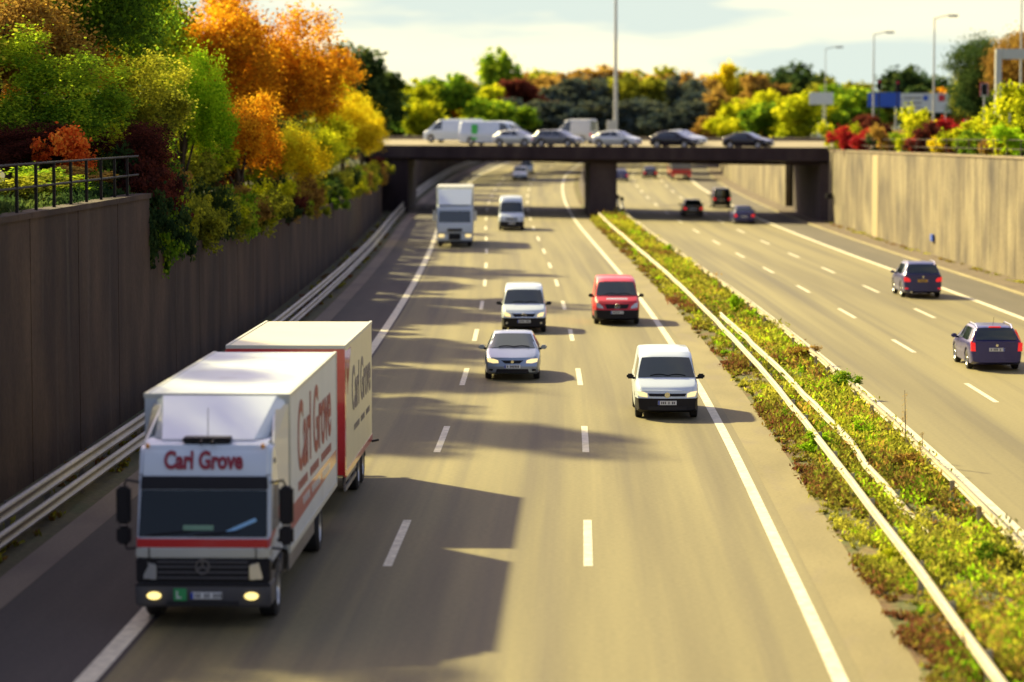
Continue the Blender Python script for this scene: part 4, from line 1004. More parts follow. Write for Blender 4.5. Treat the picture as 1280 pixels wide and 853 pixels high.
box('grille', (-.5, .5, -.03, .05, 1.05, 1.24), M['plastic'], l2, .01); box('lower_grille', (-.40, .40, -.03, .05, .50, .90), M['plastic'], l2, .01)
boxes('bumper_line', [(-1.19, 1.19, -.02, .04, .93, .97)], M['plastic_grey'], l2)
box('bumper_skirt', (-1.15, 1.15, .02, .3, .25, .39), M['plastic'], l2, .02)
for sg in (-1, 1):
    box('headlight', (min(sg*.72, sg*1.1), max(sg*.72, sg*1.1), -.03, .08, .66, .86), M['lamp_on'], l2, .02)
    m2 = box('wing_mirror', (-.10, .10, -.08, .08, -.35, .35), M['offwhite'], l2, .04, (sg*1.38, .3, 2.1)); tube('mirror_arm', [(-sg*.18, 0, .3), (0, 0, .36)], .02, M['plastic'], m2, 5)
    bigwheel(l2, sg*1.0, 1.35, .5, sg); bigwheel(l2, sg*1.0, 7.4, .5, sg, .42)
    box('side_window', (min(sg*1.19, sg*1.208), max(sg*1.19, sg*1.208), .5, 1.3, 1.7, 2.4), M['glass'], l2)
box('box_body', (-1.26, 1.26, 2.3, 10.5, .95, 4.0), M['offwhite'], l2, .03)
boxes('chassis', [(-.45, .45, 1.5, 10.2, .55, .9)], M['dark_metal'], l2)
# red lorry beyond the bridge, going away
l3 = empty('red_lorry', (20.7, 336, zr(338)), PI, 'red lorry with dark load seen under the bridge on the departing side', 'lorry')
box('tail_board', (-1.24, 1.24, -.06, 0, .75, 1.3), M['red'], l3, .02); box('flat_bed', (-1.2, 1.2, -8, -.07, .9, 1.2), M['red'], l3, .02)
box('load_cover', (-1.2, 1.2, -7.9, -.1, 1.21, 3.6), M['greymet'], l3, .15); box('cab', (-1.15, 1.15, -10, -8.1, .5, 3.0), M['red'], l3, .15)
for y in (-1.2, -2.5, -9.2):
    for sg in (-1, 1): bigwheel(l3, sg*1.0, y, .5, sg)
l3.rotation_euler = (0, 0, PI)
for sg in (-1, 1): box('tail_light', (min(sg*.85, sg*1.15), max(sg*.85, sg*1.15), -.01, .03, .5, .65), M['lamp_red'], l3, .01)
l3.rotation_euler = (0, 0, 0)
for ch in [c for c in bpy.data.objects if c.parent == l3]:
    pass
# the lorry was modelled with its tail at y=0 and its nose at -y: turn it so the nose points away
l3.rotation_euler = (0, 0, PI)

# ------------------------------------------------------------------ trees
def crown_pts(nc, R, Hh, seed, per, leaf, flat=.0, base=0):
    r = np.random.default_rng(seed)
    # uneven lobes then clumps around them
    nl = 11
    lob = r.normal(size=(nl, 3)); lob /= np.linalg.norm(lob, axis=1)[:, None]; lob *= r.uniform(.25, .80, (nl, 1))
    lr = r.uniform(.22, .52, nl)
    k = r.integers(0, nl, nc); d = r.normal(size=(nc, 3)); d /= np.linalg.norm(d, axis=1)[:, None]
    cc = lob[k]+d*(lr[k]*r.uniform(.45, 1.0, nc))[:, None]
    nrm = np.linalg.norm(cc, axis=1); cc[nrm > 1.05] *= (1.05/nrm[nrm > 1.05])[:, None]
    cr_ = r.uniform(.07, .17, nc)
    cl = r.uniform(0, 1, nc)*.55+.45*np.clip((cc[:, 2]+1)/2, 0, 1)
    n = nc*per; ci = np.repeat(np.arange(nc), per)
    p = cc[ci]+r.normal(size=(n, 3))*cr_[ci][:, None]*.62
    P = p*np.array([R, R, Hh]); P[:, 2] += base
    a = r.normal(size=(n, 3)); a /= np.linalg.norm(a, axis=1)[:, None]
    b = np.cross(a, r.normal(size=(n, 3))); b /= np.linalg.norm(b, axis=1)[:, None]
    s = leaf*r.uniform(.6, 1.3, n)[:, None]
    q = np.stack([P-a*s-b*s*.2, P-b*s*.62, P+a*s*1.05, P+b*s*.62], axis=1)
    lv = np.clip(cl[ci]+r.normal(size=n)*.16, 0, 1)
    return q, lv, cc
def tree_proto(name, seed, R, Hh, trunk_h, nc, per, leaf, tr_r=.18, bush=False):
    """unit tree: base at 0, crown centred at trunk_h+Hh"""
    q, lv, cc = crown_pts(nc, R, Hh, seed, per, leaf, base=trunk_h+Hh*.92)
    r = random.Random(seed); parts = []
    top = trunk_h+Hh*1.3
    if bush: parts += [tubevf([(0, 0, 0), (r.uniform(-.2, .2), r.uniform(-.2, .2), trunk_h+Hh)], [.05, .02], 5) for _ in range(4)]
    else:
        parts.append(tubevf([(0, 0, -.3), (.03, 0, trunk_h*.5), (r.uniform(-.2, .2), r.uniform(-.2, .2), trunk_h+Hh*.4), (r.uniform(-.3, .3), 0, top)], [tr_r*1.3, tr_r, tr_r*.7, tr_r*.15], 8))
        for i in range(9):
            c = cc[r.randrange(len(cc))]; z0 = trunk_h*(.75+.3*r.random())+Hh*.5*r.random()
            e = (c[0]*R*.8, c[1]*R*.8, trunk_h+Hh*.92+c[2]*Hh*.8)
            parts.append(tubevf([(0, 0, z0), (e[0]*.45, e[1]*.45, (z0+e[2])/2+.1), e], [tr_r*.45, tr_r*.28, tr_r*.08], 5))
    V, Fc = merge(parts)
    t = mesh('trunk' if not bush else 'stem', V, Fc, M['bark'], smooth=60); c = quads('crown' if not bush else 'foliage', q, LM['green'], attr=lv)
    C.objects.unlink(t); C.objects.unlink(c)
    return (t.data, c.data, trunk_h+Hh*1.92, R)
PT = [tree_proto('t', 100+i, 3.0, 3.6, 2.0, 300, 110, .066) for i in range(4)]
PF = [tree_proto('t', 200+i, 3.0, 3.8, 1.4, 190, 34, .24) for i in range(3)]
PB = [tree_proto('b', 300+i, 1.4, 1.1, .15, 90, 60, .060, bush=True) for i in range(3)]
PTALL = [tree_proto('t', 400+i, 2.2, 4.6, 1.2, 180, 60, .11) for i in range(2)]
cnt = [0]
def plant(proto, name, label, cat, loc, R, Ht, col, group=None, rz=None, bush=False):
    tm, cm, h0, r0 = proto
    t = empty(name, loc, rz if rz is not None else rnd.uniform(0, 6.28), label, cat, group)
    s = (R/r0, R/r0, Ht/h0)
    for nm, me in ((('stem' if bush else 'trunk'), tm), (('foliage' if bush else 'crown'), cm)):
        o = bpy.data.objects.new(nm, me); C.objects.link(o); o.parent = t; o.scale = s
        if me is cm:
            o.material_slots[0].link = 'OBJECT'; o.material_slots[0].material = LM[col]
    return t
def bankz(D, off):
    if off < 0: return float(np.interp(-off, [12.95, 13.8, 16, 40, 260], [ltop(D)-.25, ltop(D)+.1, 6.1, 6.3, 6.8]))
    return float(np.interp(off, [24.75, 25.8, 28, 60, 260], [rtop(D)-.25, rtop(D), 6.3, 6.5, 6.6]))
def T(px, D, ytop, Rm, col, name, label, group='trees on the bank above the left wall', protos=PT, cat='tree', zb=None, bush=False, minoff=True):
    x = pxx(px, D); off = x-xr(D)
    if minoff and px < 640 and off > -13.4: off = -13.4; x = xr(D)+off
    z0 = bankz(D, off) if zb is None else zb
    top = pyz(ytop, D); cnt[0] += 1
    return plant(protos[cnt[0] % len(protos)], name, label, cat, (x, D, z0), Rm*1.1, max(1.0, (top-z0)*1.10), col, group, None, bush)
G = 'trees on the bank above the left wall'
T(94, 89, -150, 3.4, 'green', 'tall_green_tree', 'tallest green tree, its crown above the picture behind the railing')
T(-160, 60, -45, 3.2, 'olive', 'olive_tree', 'olive tree outside the left edge, nearest the camera, shading the near lanes')
T(-250, 55, -75, 3.2, 'green', 'green_tree', 'green tree outside the left edge behind the nearest olive tree')
T(-110, 66, -45, 3.0, 'olive', 'olive_tree', 'second olive tree outside the left edge above the wall')
T(-15, 84, -40, 3.4, 'brown', 'brown_tree', 'brown autumn tree cut by the left edge of the picture, behind the railing')
T(62, 90, -40, 3.0, 'orange', 'orange_tree', 'rust and orange tree near the left edge, rising out of the frame')
T(55, 82, 60, 2.6, 'green', 'green_tree', 'mid green tree filling the gap behind the railing at far left')
T(10, 80, 150, 2.0, 'maroon', 'maroon_tree', 'dark maroon low tree at the far left above the railing')
T(105, 104, -75, 3.6, 'green', 'green_tree', 'tall green tree right of the orange tree at the left edge')
T(165, 114, -70, 3.8, 'yellowgreen', 'yellow_green_tree', 'tall yellow green tree rising out of the frame behind the flame red bush')
T(150, 92, 60, 2.4, 'olive', 'olive_tree', 'olive tree above the dark red shrubs near the railing')
T(160, 84, 150, 1.9, 'maroon', 'maroon_tree', 'dark maroon tree just behind and right of the flame red bush')
T(228, 98, 68, 1.9, 'brightgreen', 'bright_green_tree', 'small bright green tree in front of the big orange trees')
T(250, 132, -15, 3.8, 'orange', 'orange_tree', 'big orange tree whose crown reaches the top of the picture')
T(318, 140, 2, 4.2, 'orange', 'orange_tree', 'broad orange tree, second of the big orange crowns from the left')
T(372, 165, 48, 3.4, 'orange', 'orange_tree', 'orange tree sloping down towards the bridge, last of the big orange crowns')
T(300, 112, 120, 2.4, 'orange', 'small_orange_tree', 'low orange brown tree below the big orange crowns')
T(345, 130, 140, 2.4, 'gold', 'golden_tree', 'low golden tree below the last orange crown')
T(400, 168, 104, 2.8, 'yellowgreen', 'yellow_tree', 'yellow green tree left of the dark evergreen tree')
T(428, 190, 112, 2.6, 'gold', 'golden_tree', 'golden yellow tree below the dark evergreen tree')
T(472, 214, 136, 2.0, 'gold', 'golden_tree', 'round golden tree closest to the left end of the bridge')
T(450, 290, 64, 4.2, 'dark', 'evergreen_tree', 'dark evergreen tree standing taller than the yellow trees beside the bridge', protos=[PF[0]])
T(478, 300, 95, 3.5, 'dark', 'evergreen_tree', 'dark shorter evergreen tree right of the taller one', protos=[PF[1]])
T(268, 124, 135, 2.8, 'dark', 'dark_tree', 'dark tree in the gap under the big orange crowns')
T(325, 150, 120, 3.0, 'dark', 'dark_tree', 'dark tree behind the low golden tree')
T(235, 108, 150, 2.4, 'dark', 'dark_tree', 'dark low tree under the bright green tree')
T(20, 84, 140, 2.4, 'dark', 'dark_tree', 'dark tree at the far left behind the maroon tree')
T(205, 110, 120, 2.6, 'dark', 'dark_tree', 'dark green tree filling the shade between green and orange crowns')
T(385, 150, 160, 2.2, 'yellowgreen', 'yellow_green_tree', 'low yellow green tree above the bushes on the left wall')
T(100, 79, 156, 1.2, 'flame', 'flame_bush', 'flame red and orange bush behind the metal railing', protos=PB, cat='bush', bush=True, minoff=False)
# low bushes hanging over the lower wall
GB = 'bushes hanging over the left wall'
k = 0
blab = {'dark': 'dark green bush hanging over the left wall between the railing and the bridge', 'olive': 'olive green bush hanging over the left wall between the railing and the bridge',
        'brown': 'brownish bush hanging over the left wall between the railing and the bridge', 'maroon': 'dark red bush hanging over the left wall between the railing and the bridge',
        'yellowgreen': 'yellow green bush hanging over the left wall between the railing and the bridge', 'green': 'mid green bush hanging over the left wall between the railing and the bridge'}
D = 80.8
seq = ['dark', 'green', 'dark', 'olive', 'olive', 'dark', 'yellowgreen', 'olive', 'green', 'brown', 'olive', 'yellowgreen', 'olive', 'yellowgreen', 'dark', 'maroon', 'brown', 'olive', 'green', 'brown', 'yellowgreen', 'olive']
while D < 238:
    c = seq[k % len(seq)]; s = rnd.uniform(1.1, 1.5)
    plant(PB[k % 3], 'hanging_bush', blab[c], 'bush', (xr(D)-12.95, D, ltop(D)-.7+rnd.uniform(-.15, .3)-(.55 if D < 92 else 0)), s*1.0, rnd.uniform(2.2, 2.9)+(.9 if D < 92 else 0), c, GB+' ('+c+')', bush=True)
    c2 = seq[(k+5) % len(seq)]
    plant(PB[(k+1) % 3], 'hanging_bush', blab[c2], 'bush', (xr(D)-14.9, D+1.4, 5.3), rnd.uniform(1.5, 2.2), rnd.uniform(2.6, 3.6), c2, GB+' ('+c2+')', bush=True)
    D += rnd.uniform(2.6, 3.6)*(1 if D < 130 else 1.5); k += 1
# bushes behind the railing
for i, (px, D, yt, c) in enumerate([(10, 70, 215, 'olive'), (45, 74, 222, 'green'), (70, 77, 215, 'brown'), (125, 82, 205, 'green'), (150, 84, 212, 'brown'), (175, 82, 195, 'maroon'), (200, 84, 180, 'maroon')]):
    T(px, D, yt, 1.5, c, 'low_bush', 'low %s bush behind the railing, %s from the left' % (c.replace('yellowgreen', 'yellow green'), ['first', 'second', 'third', 'fourth', 'fifth', 'sixth', 'seventh'][i]), 'low bushes behind the left railing', PB, 'bush', bush=True)
# right wall planting
GR = 'bushes on top of the right wall'
rb = [(1066, 218, 168, 1.0, 'red'), (1150, 186, 164, .9, 'red'), (1046, 222, 156, 1.3, 'yellowgreen'), (1060, 216, 162, 1.2, 'red'), (1078, 210, 164, 1.4, 'red'), (1096, 204, 166, 1.0, 'dark'), (1090, 214, 150, 1.3, 'maroon'), (1112, 198, 160, 1.1, 'brown'),
      (1140, 190, 142, 1.5, 'yellowgreen'), (1128, 194, 168, .9, 'green'), (1160, 184, 158, 1.1, 'maroon'), (1184, 190, 152, 1.4, 'red'), (1178, 178, 172, .8, 'gold'), (1208, 172, 156, 1.4, 'yellowgreen'), (1232, 178, 160, 1.2, 'brown'),
      (1222, 168, 166, 1.0, 'green'), (1262, 160, 138, 1.4, 'yellowgreen'), (1284, 154, 112, 1.7, 'yellowgreen'), (1276, 150, 160, 1.2, 'brightgreen'), (1245, 164, 170, 1.0, 'brown'), (1196, 176, 172, .9, 'maroon'), (1110, 202, 176, .8, 'olive')]
rl = ['bright crimson creeper low on the wall edge beside the bridge', 'small crimson patch under the white sign panel', 'yellow green bush at the right end of the bridge', 'crimson creeper next to the bridge end on the right wall', 'crimson creeper, widest of the red patches on the right wall', 'small dark green bush hanging over the right wall, right of the crimson creeper',
      'maroon bush behind the crimson creeper', 'brown bush below the blue sign', 'large yellow green bush below the white sign panel', 'small green bush under the large yellow green bush', 'maroon bush below the white sign panel',
      'red bush between the white sign panel and the gantry post', 'small golden bush spilling over the right wall', 'round yellow green bush left of the gantry post', 'brown bush at the foot of the gantry post',
      'green bush hanging over the right wall left of the gantry post', 'yellow green bush right of the gantry post', 'tall yellow green bush at the right edge of the picture', 'bright green bush on the wall at the right edge', 'brown bush on the wall just right of the gantry post',
      'small maroon bush between the golden and the round bush', 'small olive bush on the right wall below the blue sign']
for (px, D, yt, R_, c), lb in zip(rb, rl):
    x = pxx(px, D); off = max(x-xr(D), 24.75); z0 = bankz(D, off)-.35
    plant(PB[rnd.randrange(3)], 'wall_bush', lb, 'bush', (xr(D)+off, D, z0), R_*1.45, max(1.4, (pyz(yt, D)-z0)*1.25), c, None, bush=True)
# far trees, right and centre
def far(px, D, ytop, Rm, col, label, name=None, protos=PF): T(px, D, ytop, Rm, col, name or 'far_tree', label, 'trees beyond the bridge', protos, minoff=False, zb=zr(min(D, 600))+1 if D < 320 else 5)
ft = [
 (512, 330, 108, 4.5, 'yellowgreen'), (540, 345, 100, 4.5, 'green'), (560, 360, 112, 3.5, 'orange'), (525, 310, 130, 3, 'yellowgreen'), (585, 370, 108, 4.0, 'dark'), (600, 350, 112, 3.2, 'yellowgreen'), (622, 400, 72, 4.0, 'green'),
 (618, 345, 128, 4.0, 'green'), (650, 380, 104, 5, 'maroon'), (640, 350, 135, 3.5, 'green'), (680, 420, 98, 6, 'brown'), (700, 400, 102, 5.5, 'navy'), (725, 430, 96, 6, 'brown'), (745, 400, 104, 5.5, 'navy'), (770, 430, 92, 6, 'brown'),
 (790, 400, 100, 5.5, 'olive'), (815, 430, 98, 6, 'brown'), (830, 405, 104, 5, 'navy'), (855, 400, 104, 5, 'navy'), (670, 370, 128, 5, 'navy'), (715, 370, 130, 5, 'navy'), (760, 370, 128, 5, 'navy'), (805, 370, 128, 5, 'navy'), (845, 365, 130, 5, 'navy'), (870, 385, 118, 4, 'navy'),
 (880, 420, 98, 4.5, 'brown'), (897, 440, 84, 3.2, 'gold'), (925, 450, 94, 6, 'olive'), (905, 380, 120, 4, 'brown'), (940, 380, 118, 4, 'yellowgreen'), (928, 350, 130, 4, 'yellowgreen'), (985, 450, 88, 6, 'dark'), (960, 430, 98, 5, 'brown'), (1010, 440, 96, 5, 'dark'),
 (995, 330, 122, 4, 'yellowgreen'), (970, 345, 140, 2.5, 'brown'), (1040, 420, 106, 5, 'olive'), (1065, 400, 112, 5, 'green'), (1090, 420, 108, 5, 'olive'), (1130, 420, 92, 6, 'dark'), (1165, 430, 98, 6, 'dark'), (1150, 360, 112, 4, 'dark'), (1180, 370, 118, 4, 'orange'),
 (655, 440, 98, 6, 'olive'), (700, 450, 94, 7, 'olive'), (748, 450, 92, 7, 'brown'), (795, 450, 92, 7, 'olive'), (838, 450, 98, 6, 'brown'), (570, 420, 104, 6, 'olive'), (500, 360, 120, 4, 'dark'), (548, 330, 145, 3.5, 'olive'), (590, 330, 150, 3.5, 'green'), (915, 340, 150, 3, 'yellowgreen'), (890, 350, 148, 3, 'brown'), (955, 335, 134, 3.5, 'green'),
 (1040, 330, 140, 3, 'green'), (1075, 330, 146, 3, 'maroon')]
cn = dict(yellowgreen='yellow green', green='green', orange='orange', dark='dark green', brightgreen='bright green', maroon='reddish brown', brown='brown', navy='hazed blackish green', olive='olive', gold='golden')
for (px, D, yt, R_, c) in ft:
    if px < 660: wh = 'above the white vans at the left end of the bridge'
    elif px < 875: wh = 'in the dark wood behind the middle of the bridge'
    elif px < 1020: wh = 'behind the black cars on the right half of the bridge'
    else: wh = 'behind the road signs at the right end of the bridge'
    o = T(px, D, yt, R_, c, 'far_tree', '%s tree %s' % (cn[c], wh), 'trees beyond the bridge (%s, %s)' % (cn[c], wh), PF, minoff=False, zb=5.0)
# tall mass at right edge
for (px, D, yt, R_, c, lb) in ((1228, 235, 62, 4.6, 'dark', 'tall dark green tree left of the gantry post'), (1255, 232, 44, 5.0, 'dark', 'tallest dark green tree behind the gantry post'), (1290, 225, 40, 4.2, 'brown', 'brown topped tree at the right edge of the picture'), (1215, 250, 98, 3.2, 'dark', 'lower dark tree at the left flank of the tall trees on the right'), (1255, 215, 120, 3, 'dark', 'dark tree behind the signal boards'), (1240, 240, 78, 4.2, 'dark', 'wide dark green tree filling the middle of the tall group on the right'), (1275, 236, 75, 4, 'dark', 'wide dark green tree behind the gantry beam'), (1222, 244, 80, 3.4, 'olive', 'olive tree on the sloping left shoulder of the tall group')):
    T(px, D, yt, R_, c, 'tall_tree', lb, 'tall trees at the right edge', PT, minoff=False)
# distant woods as one mass on the skyline
q = []; lvs = []
for i in range(240):
    x = -260+i*3.6+rnd.uniform(-2, 2); D = 600+rnd.uniform(-25, 60); h = 12+rnd.uniform(-2, 3)
    qq, lv, _ = crown_pts(10, 5, 5.5, 900+i, 14, 1.0, base=0); qq = qq+np.array([x, D, 5+h-5]); q.append(qq); lvs.append(lv)
tag(quads('distant_wood', np.concatenate(q), LM['olive'], attr=np.concatenate(lvs)), 'hazy olive wood closing the skyline far behind the bridge', 'wood', kind='stuff')

# ------------------------------------------------------------------ median weeds (uncountable ground cover)
def weeds(name, label, cat, o0, o1, D0, D1, nclump, hmin, hmax, seed, bias=1.6, pern=18, sizef=1.0, dense=None, mat=None, zo=0):
    r = np.random.default_rng(seed)
    u = r.uniform(0, 1, nclump); D = D0*(D1/D0)**(u**(1.0))   # denser near the camera
    off = r.uniform(o0, o1, nclump)
    # patchiness
    f = .5+.5*np.sin(D*.55+off*1.7+3*np.sin(D*.13))*np.cos(off*2.3+D*.21)
    f2 = .5+.5*np.sin(D*.17+off*.9+seed)
    keep = r.uniform(0, 1, nclump) < (.06+.94*f**1.8); D, off, f, f2 = D[keep], off[keep], f[keep], f2[keep]
    nc = len(D); h = (hmin+(hmax-hmin)*r.uniform(0, 1, nc)**2*(.4+.6*f))
    edge = np.clip(np.minimum(off-o0, o1-off)/.35, .35, 1); h = h*edge
    X = np.interp(D, _dd, _xr)+off; Z = np.interp(D, _dd, _zr)+.04+zo
    ci = np.repeat(np.arange(nc), pern); n = len(ci)
    sp = (.10+.25*h[ci])[:, None]
    base = np.stack([X[ci], D[ci], Z[ci]], 1)
    dirv = r.normal(size=(n, 2)); 
    t = r.uniform(.1, 1, n)
    P = base.copy(); P[:, :2] += dirv*sp*t[:, None]*.8; P[:, 2] += h[ci]*t*(.95-.15*np.abs(dirv[:, 0]))
    a = r.normal(size=(n, 3)); a[:, 2] = np.abs(a[:, 2])*1.1+.3; a /= np.linalg.norm(a, axis=1)[:, None]
    b = np.cross(a, r.normal(size=(n, 3))); b /= np.linalg.norm(b, axis=1)[:, None]
    s = ((.028+.022*r.uniform(0, 1, n))*sizef*(1+D[ci]/120))[:, None]
    q = np.stack([P-a*s*1.3, P-b*s*.55, P+a*s*1.6, P+b*s*.55], 1)
    pf = .5+.5*np.sin(D*.31+off*2.1+seed)*np.sin(D*.083+1.3*off)
    lv = np.clip(.10+.95*pf[ci]*.8+.25*(t-.5)+r.normal(size=n)*.17-(.28*np.exp(-np.abs(off[ci]-5.0)/.45) if mat is None else 0), 0, 1)
    return tag(quads(name, q, mat or M['grass'], attr=lv), label, cat, kind='stuff')
weeds('median_weeds', 'patchy green and rust weeds covering the median between the two carriageways', 'weeds', 5.0, 8.35, 30, 236, 16000, .08, .80, 21, pern=24, sizef=.75)
weeds('tall_weeds', 'taller yellow green clumps standing out of the median weeds', 'weeds', 5.6, 8.2, 32, 236, 2200, .3, 1.1, 35, pern=34, sizef=.8, mat=LM['olive'])
weeds('bank_grass', 'grass on the ledge behind the metal railing', 'grass', -15.5, -12.95, 44, 80, 1500, .15, .5, 41, pern=20, zo=6.1, mat=LM['dark'])
weeds('fresh_weeds', 'fresh green tufts scattered through the median weeds', 'weeds', 5.3, 8.2, 32, 236, 1300, .3, .8, 52, pern=30, sizef=.9, mat=LM['brightgreen'])
weeds('dry_weeds', 'tall rust brown stems among the median weeds', 'weeds', 5.6, 8.2, 32, 236, 900, .4, 1.15, 67, pern=24, sizef=.7, mat=LM['brown'])
weeds('verge_weeds', 'sparse dark weeds along the foot of the left wall', 'weeds', -12.5, -11.0, 34, 236, 1500, .05, .3, 22, pern=12)
weeds('walkway_weeds', 'thin dry weeds along the foot of the right wall', 'weeds', 23.6, 24.2, 110, 226, 700, .05, .3, 23, pern=12)
# the fresher green shrubs that stand out of the median
GM = 'green shrubs growing in the median'
for (px, py, R_, h_, c, lb) in [(838, 322, .45, .9, 'brightgreen', 'bright green shrub on the right edge of the median, nearest the bridge'), (918, 398, .5, 1.1, 'brightgreen', 'yellowish green shrub where the inner barrier begins'),
        (1080, 500, .7, .9, 'green', 'leafy shrub against the right median barrier, right of the drooping barrier end'), (1010, 575, .6, .7, 'brightgreen', 'low green shrub left of the long median barrier near its middle'),
        (1045, 455, .8, .7, 'brown', 'rust brown shrub leaning on the right median barrier'), (1130, 600, .7, .6, 'brown', 'purple brown shrub at the bent end of the inner barrier'), (1075, 560, .5, .7, 'brightgreen', 'green shrub between the long barrier and the inner barrier'),
        (780, 285, .5, .9, 'brown', 'reddish brown shrub near the guide posts before the bridge pier'), (1090, 720, .5, .5, 'yellowgreen', 'yellow green shrub in the lower right part of the median'), (1230, 720, .5, .6, 'green', 'green shrub at the lower right beside the barrier')]:
    D = CH*F_PX/(py-HOR); plant(PB[rnd.randrange(3)], 'median_shrub', lb, 'shrub', (xr(D)+min(7.75, max(5.7, pxx(px, D)-xr(D))), D, 0.05), R_, h_, c, None, bush=True)
# tall dry stalks
for i, (px, py, h_) in enumerate([(1172, 580, 1.15), (1192, 575, .75), (1180, 592, .6)]):
    D = CH*F_PX/(py-HOR); x = min(pxx(px, D)-.1, xr(D)+7.75+.1*i); h_ *= 1.5
    parts = [tubevf([(0, 0, 0), (.03, 0, h_*.5), (.0, 0, h_)], [.012, .009, .004], 5)]; r = random.Random(i)
    st = mesh('stem', *merge(parts), M['bark']); e = empty('dry_stalk', (x, D, .05), 0, ['tallest dry seed stalk standing up from the median at the right', 'second dry seed stalk, right of the tallest one', 'short dry seed stalk at the foot of the tallest one'][i], 'plant')
    st.parent = e
    P = []; lv = []
    for kk in range(70):
        z = h_*(.25+.75*r.random()); a = r.random()*6.28; ww = .04+.10*(1-z/h_)*r.random(); p = Vector((math.cos(a)*ww, math.sin(a)*ww, z)); s = .03
        for d in ((-s, 0, -s*.5), (0, s*.6, 0), (s, 0, s*.8), (0, -s*.6, 0)): P.append(p+Vector(d))
        lv.append(r.random())
    quads('seed_heads', np.array([tuple(p) for p in P]), LM['brown'], e, attr=np.array(lv))

# ------------------------------------------------------------------ railing on the tall left wall
rt = empty('metal_railing', (xr(60)-12.8, 60, 6.24), 0, 'dark metal railing on top of the tall left wall', 'railing')
Dv = 44.0; src = None
while Dv < 79:
    o = (xr(Dv)-12.8-(xr(60)-12.8), Dv-60, 0)
    if src is None: src = box('post', (-.035, .035, -.035, .035, 0, 1.1), M['dark_metal'], rt); p = src
    else: p = src.copy(); C.objects.link(p); p.parent = rt
    p.location = o; Dv += 2.2
for z in (1.08, .55):
    tube('rail', [(xr(d)-xr(60), d-60, z) for d in np.arange(44, 79.6, 3.5)], .032, M['dark_metal'], rt, 6)
# railing on the right wall
rt = empty('metal_railing', (xr(150)+24.7, 150, 6.4), 0, 'thin rusty railing half hidden by bushes on the right wall', 'railing')
Dv = 130.0; src = None
while Dv < 222:
    if src is None: src = box('post', (-.025, .025, -.025, .025, -.3, 1.0), M['pier'], rt); p = src
    else: p = src.copy(); C.objects.link(p); p.parent = rt
    p.location = (xr(Dv)-xr(150), Dv-150, rtop(Dv)-6.4); Dv += 4
for z in (1.0, .5): tube('rail', [(xr(d)-xr(150), d-150, z+rtop(d)-6.4) for d in np.arange(130, 223, 6)], .022, M['pier'], rt, 6)

# ------------------------------------------------------------------ lamps, signs, gantry
def lamp(px, D, ytop, label, double=False, zb=6.2, r=.11, arm=1.5, group='street lamps right of the bridge'):
    x = pxx(px, D); h = pyz(ytop, D)-zb; t = empty('street_lamp', (x, D, zb), 0, label, 'street lamp', group)
    tube('pole', [(0, 0, -.3), (0, 0, h*.5), (0, 0, h)], [r, r*.75, r*.5], M['galv_pale'], t, 8)
    for sg in ((1, -1) if double else (1,)):
        tube('arm', [(0, 0, h-.05), (sg*arm*.5, 0, h+.15), (sg*arm*.75, 0, h+.2)], .05, M['galv_pale'], t, 6)
        hd_ = box('lamp_head', (-.45, .45, -.16, .16, -.10, .08), M['galv_pale'], t, .06, (sg*arm, 0, h+.2)); box('lens', (-.36, .36, -.12, .12, -.13, -.08), M['lamp_off'], hd_, .01)
    return t
lamp(1165, 225, 24, 'tallest street lamp, standing behind the white sign panel'); lamp(1090, 262, 44, 'street lamp left of the tallest one, above the blue sign')
lamp(1030, 300, 62, 'faint street lamp above the small white sign, leftmost of the row', double=False, r=.08)
lamp(1273, 205, -30, 'lamp mast at the right edge rising out of the picture behind the gantry')
mt = empty('lamp_mast', (pxx(769, 268), 268, 5.5), 0, 'very tall thin mast behind the silver car on the bridge, rising out of the picture', 'mast')
tube('pole', [(0, 0, 0), (0, 0, 9), (0, 0, 20)], [.24, .17, .11], M['galv_pale'], mt, 10); box('base_cabinet', (-.85, .15, -.3, .3, .7, 3.2), M['galv_pale'], mt, .04)
box('flange', (-.35, .35, -.35, .35, -.1, .12), M['galv'], mt, .02)
for a in range(3): tube('lamp_head', [(math.cos(a*2.1)*.2, math.sin(a*2.1)*.2, 19.8), (math.cos(a*2.1)*1.3, math.sin(a*2.1)*1.3, 20.1)], [.05, .16], M['galv_pale'], mt, 8)
# blue and white direction panels
D = 268
bs_ = empty('direction_sign', (pxx(1135, D), D, 6.2), 0, 'wide blue and white direction sign above the right wall, with a small red mark', 'road sign')
ax = pxx(1135, D)
def sp_(name, px0, px1, y0, y1, mat, parent, d0=-.03, d1=.03): return box(name, (pxx(px0, D)-ax, pxx(px1, D)-ax, d0, d1, pyz(y1, D)-6.2, pyz(y0, D)-6.2), mat, parent, .01)
sp_('blue_panel', 1083, 1124, 116, 134, M['bluesign'], bs_); wp = sp_('white_panel', 1124.6, 1187, 117, 141, M['whitesign'], bs_)
sp_('red_mark', 1171, 1179, 119, 127, M['redsign'], wp, -.045, -.031); sp_('blue_mark', 1152, 1158, 120, 126, M['bluesign'], wp, -.045, -.031)
boxes('grey_line', [(pxx(1128, D)-ax, pxx(1150, D)-ax, -.04, -.031, pyz(y+2, D)-6.2, pyz(y, D)-6.2) for y in (122, 128, 134)], M['galv'], wp)
for px in (1090, 1118, 1135, 1180): tube('post', [(pxx(px, D)-ax, .1, -.3), (pxx(px, D)-ax, .1, pyz(118, D)-6.2)], .07, M['galv_pale'], bs_, 6)
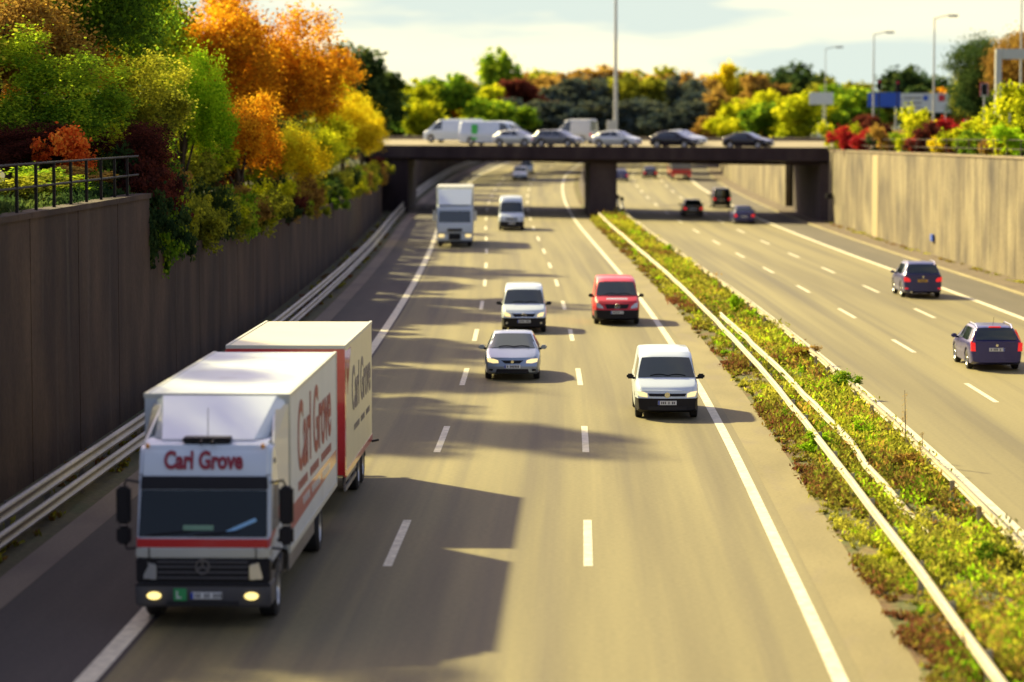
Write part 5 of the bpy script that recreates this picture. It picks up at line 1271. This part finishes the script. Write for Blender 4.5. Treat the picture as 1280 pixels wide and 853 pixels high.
# traffic signals above it
def signal(px, D, y, label, frame=False, zb=6.2):
    x = pxx(px, D); z = pyz(y, D); t = empty('traffic_signal', (x, D, zb), 0, label, 'traffic light', 'signals above the right wall')
    tube('post', [(0, .08, -.3), (0, .08, z-zb+.3)], .06, M['galv_pale'] if frame else M['dark_metal'], t, 6)
    if frame:
        box('backing_board', (-.34, .34, 0, .04, z-zb-.55, z-zb+.5), M['whitesign'], t, .02); box('housing', (-.22, .22, -.05, 0, z-zb-.45, z-zb+.4), M['dark_metal'], t, .02)
        boxes('red_border', [(-.34, .34, -.02, -.002, z-zb+.44, z-zb+.5), (-.34, -.28, -.02, -.002, z-zb-.5, z-zb+.44), (.28, .34, -.02, -.002, z-zb-.5, z-zb+.44)], M['redsign'], t)
    else:
        box('housing', (-.2, .2, -.1, .08, z-zb-.5, z-zb+.5), M['dark_metal'], t, .03); box('red_lens', (-.13, .13, -.14, -.1, z-zb+.12, z-zb+.38), M['redsign'], t, .03)
signal(1097, 262, 106, 'dark traffic signal peeping over the blue sign'); signal(1120, 264, 107, 'dark traffic signal over the joint of blue and white panels')
signal(1228, 212, 112, 'red bordered signal board left of the gantry post', True); signal(1260, 212, 111, 'red bordered signal board right of the gantry post', True)
# small white signs at the end of the bridge
D = 275; t = empty('white_sign', (pxx(1025, D), D, 6.2), 0, 'small blank white sign board on thin post by the right end of the bridge', 'road sign'); ax = pxx(1025, D)
box('board', (pxx(1010, D)-ax, pxx(1040, D)-ax, -.03, .03, pyz(131, D)-6.2, pyz(116, D)-6.2), M['whitesign'], t, .01); tube('post', [(.2, .07, -.2), (.2, .07, pyz(118, D)-6.2)], .05, M['galv_pale'], t, 6)
t = empty('white_sign', (pxx(1027, D-6), D-6, 6.2), 0, 'narrow white sign with dark centre, below the blank white board', 'road sign')
box('board', (-.5, .5, -.03, .03, pyz(175, D)-6.2, pyz(154, D)-6.2), M['whitesign'], t, .01); box('dark_centre', (-.2, .2, -.05, -.03, pyz(168, D)-6.2, pyz(160, D)-6.2), M['plastic_grey'], t, .01); tube('post', [(0, .07, -.2), (0, .07, 1.5)], .05, M['galv_pale'], t, 6)
# gantry
D = 200; gx0 = pxx(1245, D); t = empty('sign_gantry', (gx0, D, 6.2), 0, 'pale grey steel gantry frame at the right edge above the wall', 'gantry')
box('upright', (-.22, .22, -.22, .22, -.4, pyz(62, D)-6.2), M['galv_pale'], t, .03); box('crossbeam', (.23, 10.6, -.2, .2, pyz(75, D)-6.2, pyz(62, D)-6.2-.01), M['galv_pale'], t, .03); box('upright', (10.61, 11.05, -.22, .22, -.4, pyz(62, D)-6.2), M['galv_pale'], t, .03)
# guide posts in the median near the pier
for px, D, lb in ((773, 236, 'left one of two white guide posts with black heads beside the bridge pier'), (778.5, 231, 'right one of two white guide posts with black heads beside the bridge pier')):
    t = empty('guide_post', (pxx(px, D), D, zr(D)), 0, lb, 'guide post')
    tube('post', [(.1, 0, 0), (.05, 0, .8), (-.08, 0, 1.55)], [.10, .09, .07], M['whitesign'], t, 8); box('beacon_head', (-.16, .16, -.1, .1, 1.56, 1.92), M['plastic'], t, .05, (-.08, 0, 0))
    box('black_band', (-.11, .11, -.12, -.075, .7, .95), M['plastic'], t, .01)
# blue sign and lamp on the right wall
D = 172; t = tag(box('blue_plate', (-.16, -.02, -.42, .42, -.22, .22), M['bluesign'], None, .02, (xr(D)+24.28, D, pyz(303, D)+.3)), 'small blue plate fixed on the sunlit right wall', 'sign')
D = 221.5; t = empty('wall_lamp', (xr(D)+24.2, D, 0), 0, 'dark floodlight on a thin conduit at the wall corner by the bridge', 'floodlight')
tube('conduit', [(-.03, 0, .1), (-.03, 0, 6.0)], .05, M['dark_metal'], t, 6); box('lamp_head', (-.5, .05, -.25, .25, 2.3, 2.75), M['plastic'], t, .08)
# reflector posts on the left barrier (small)
print('objects', len(bpy.data.objects))
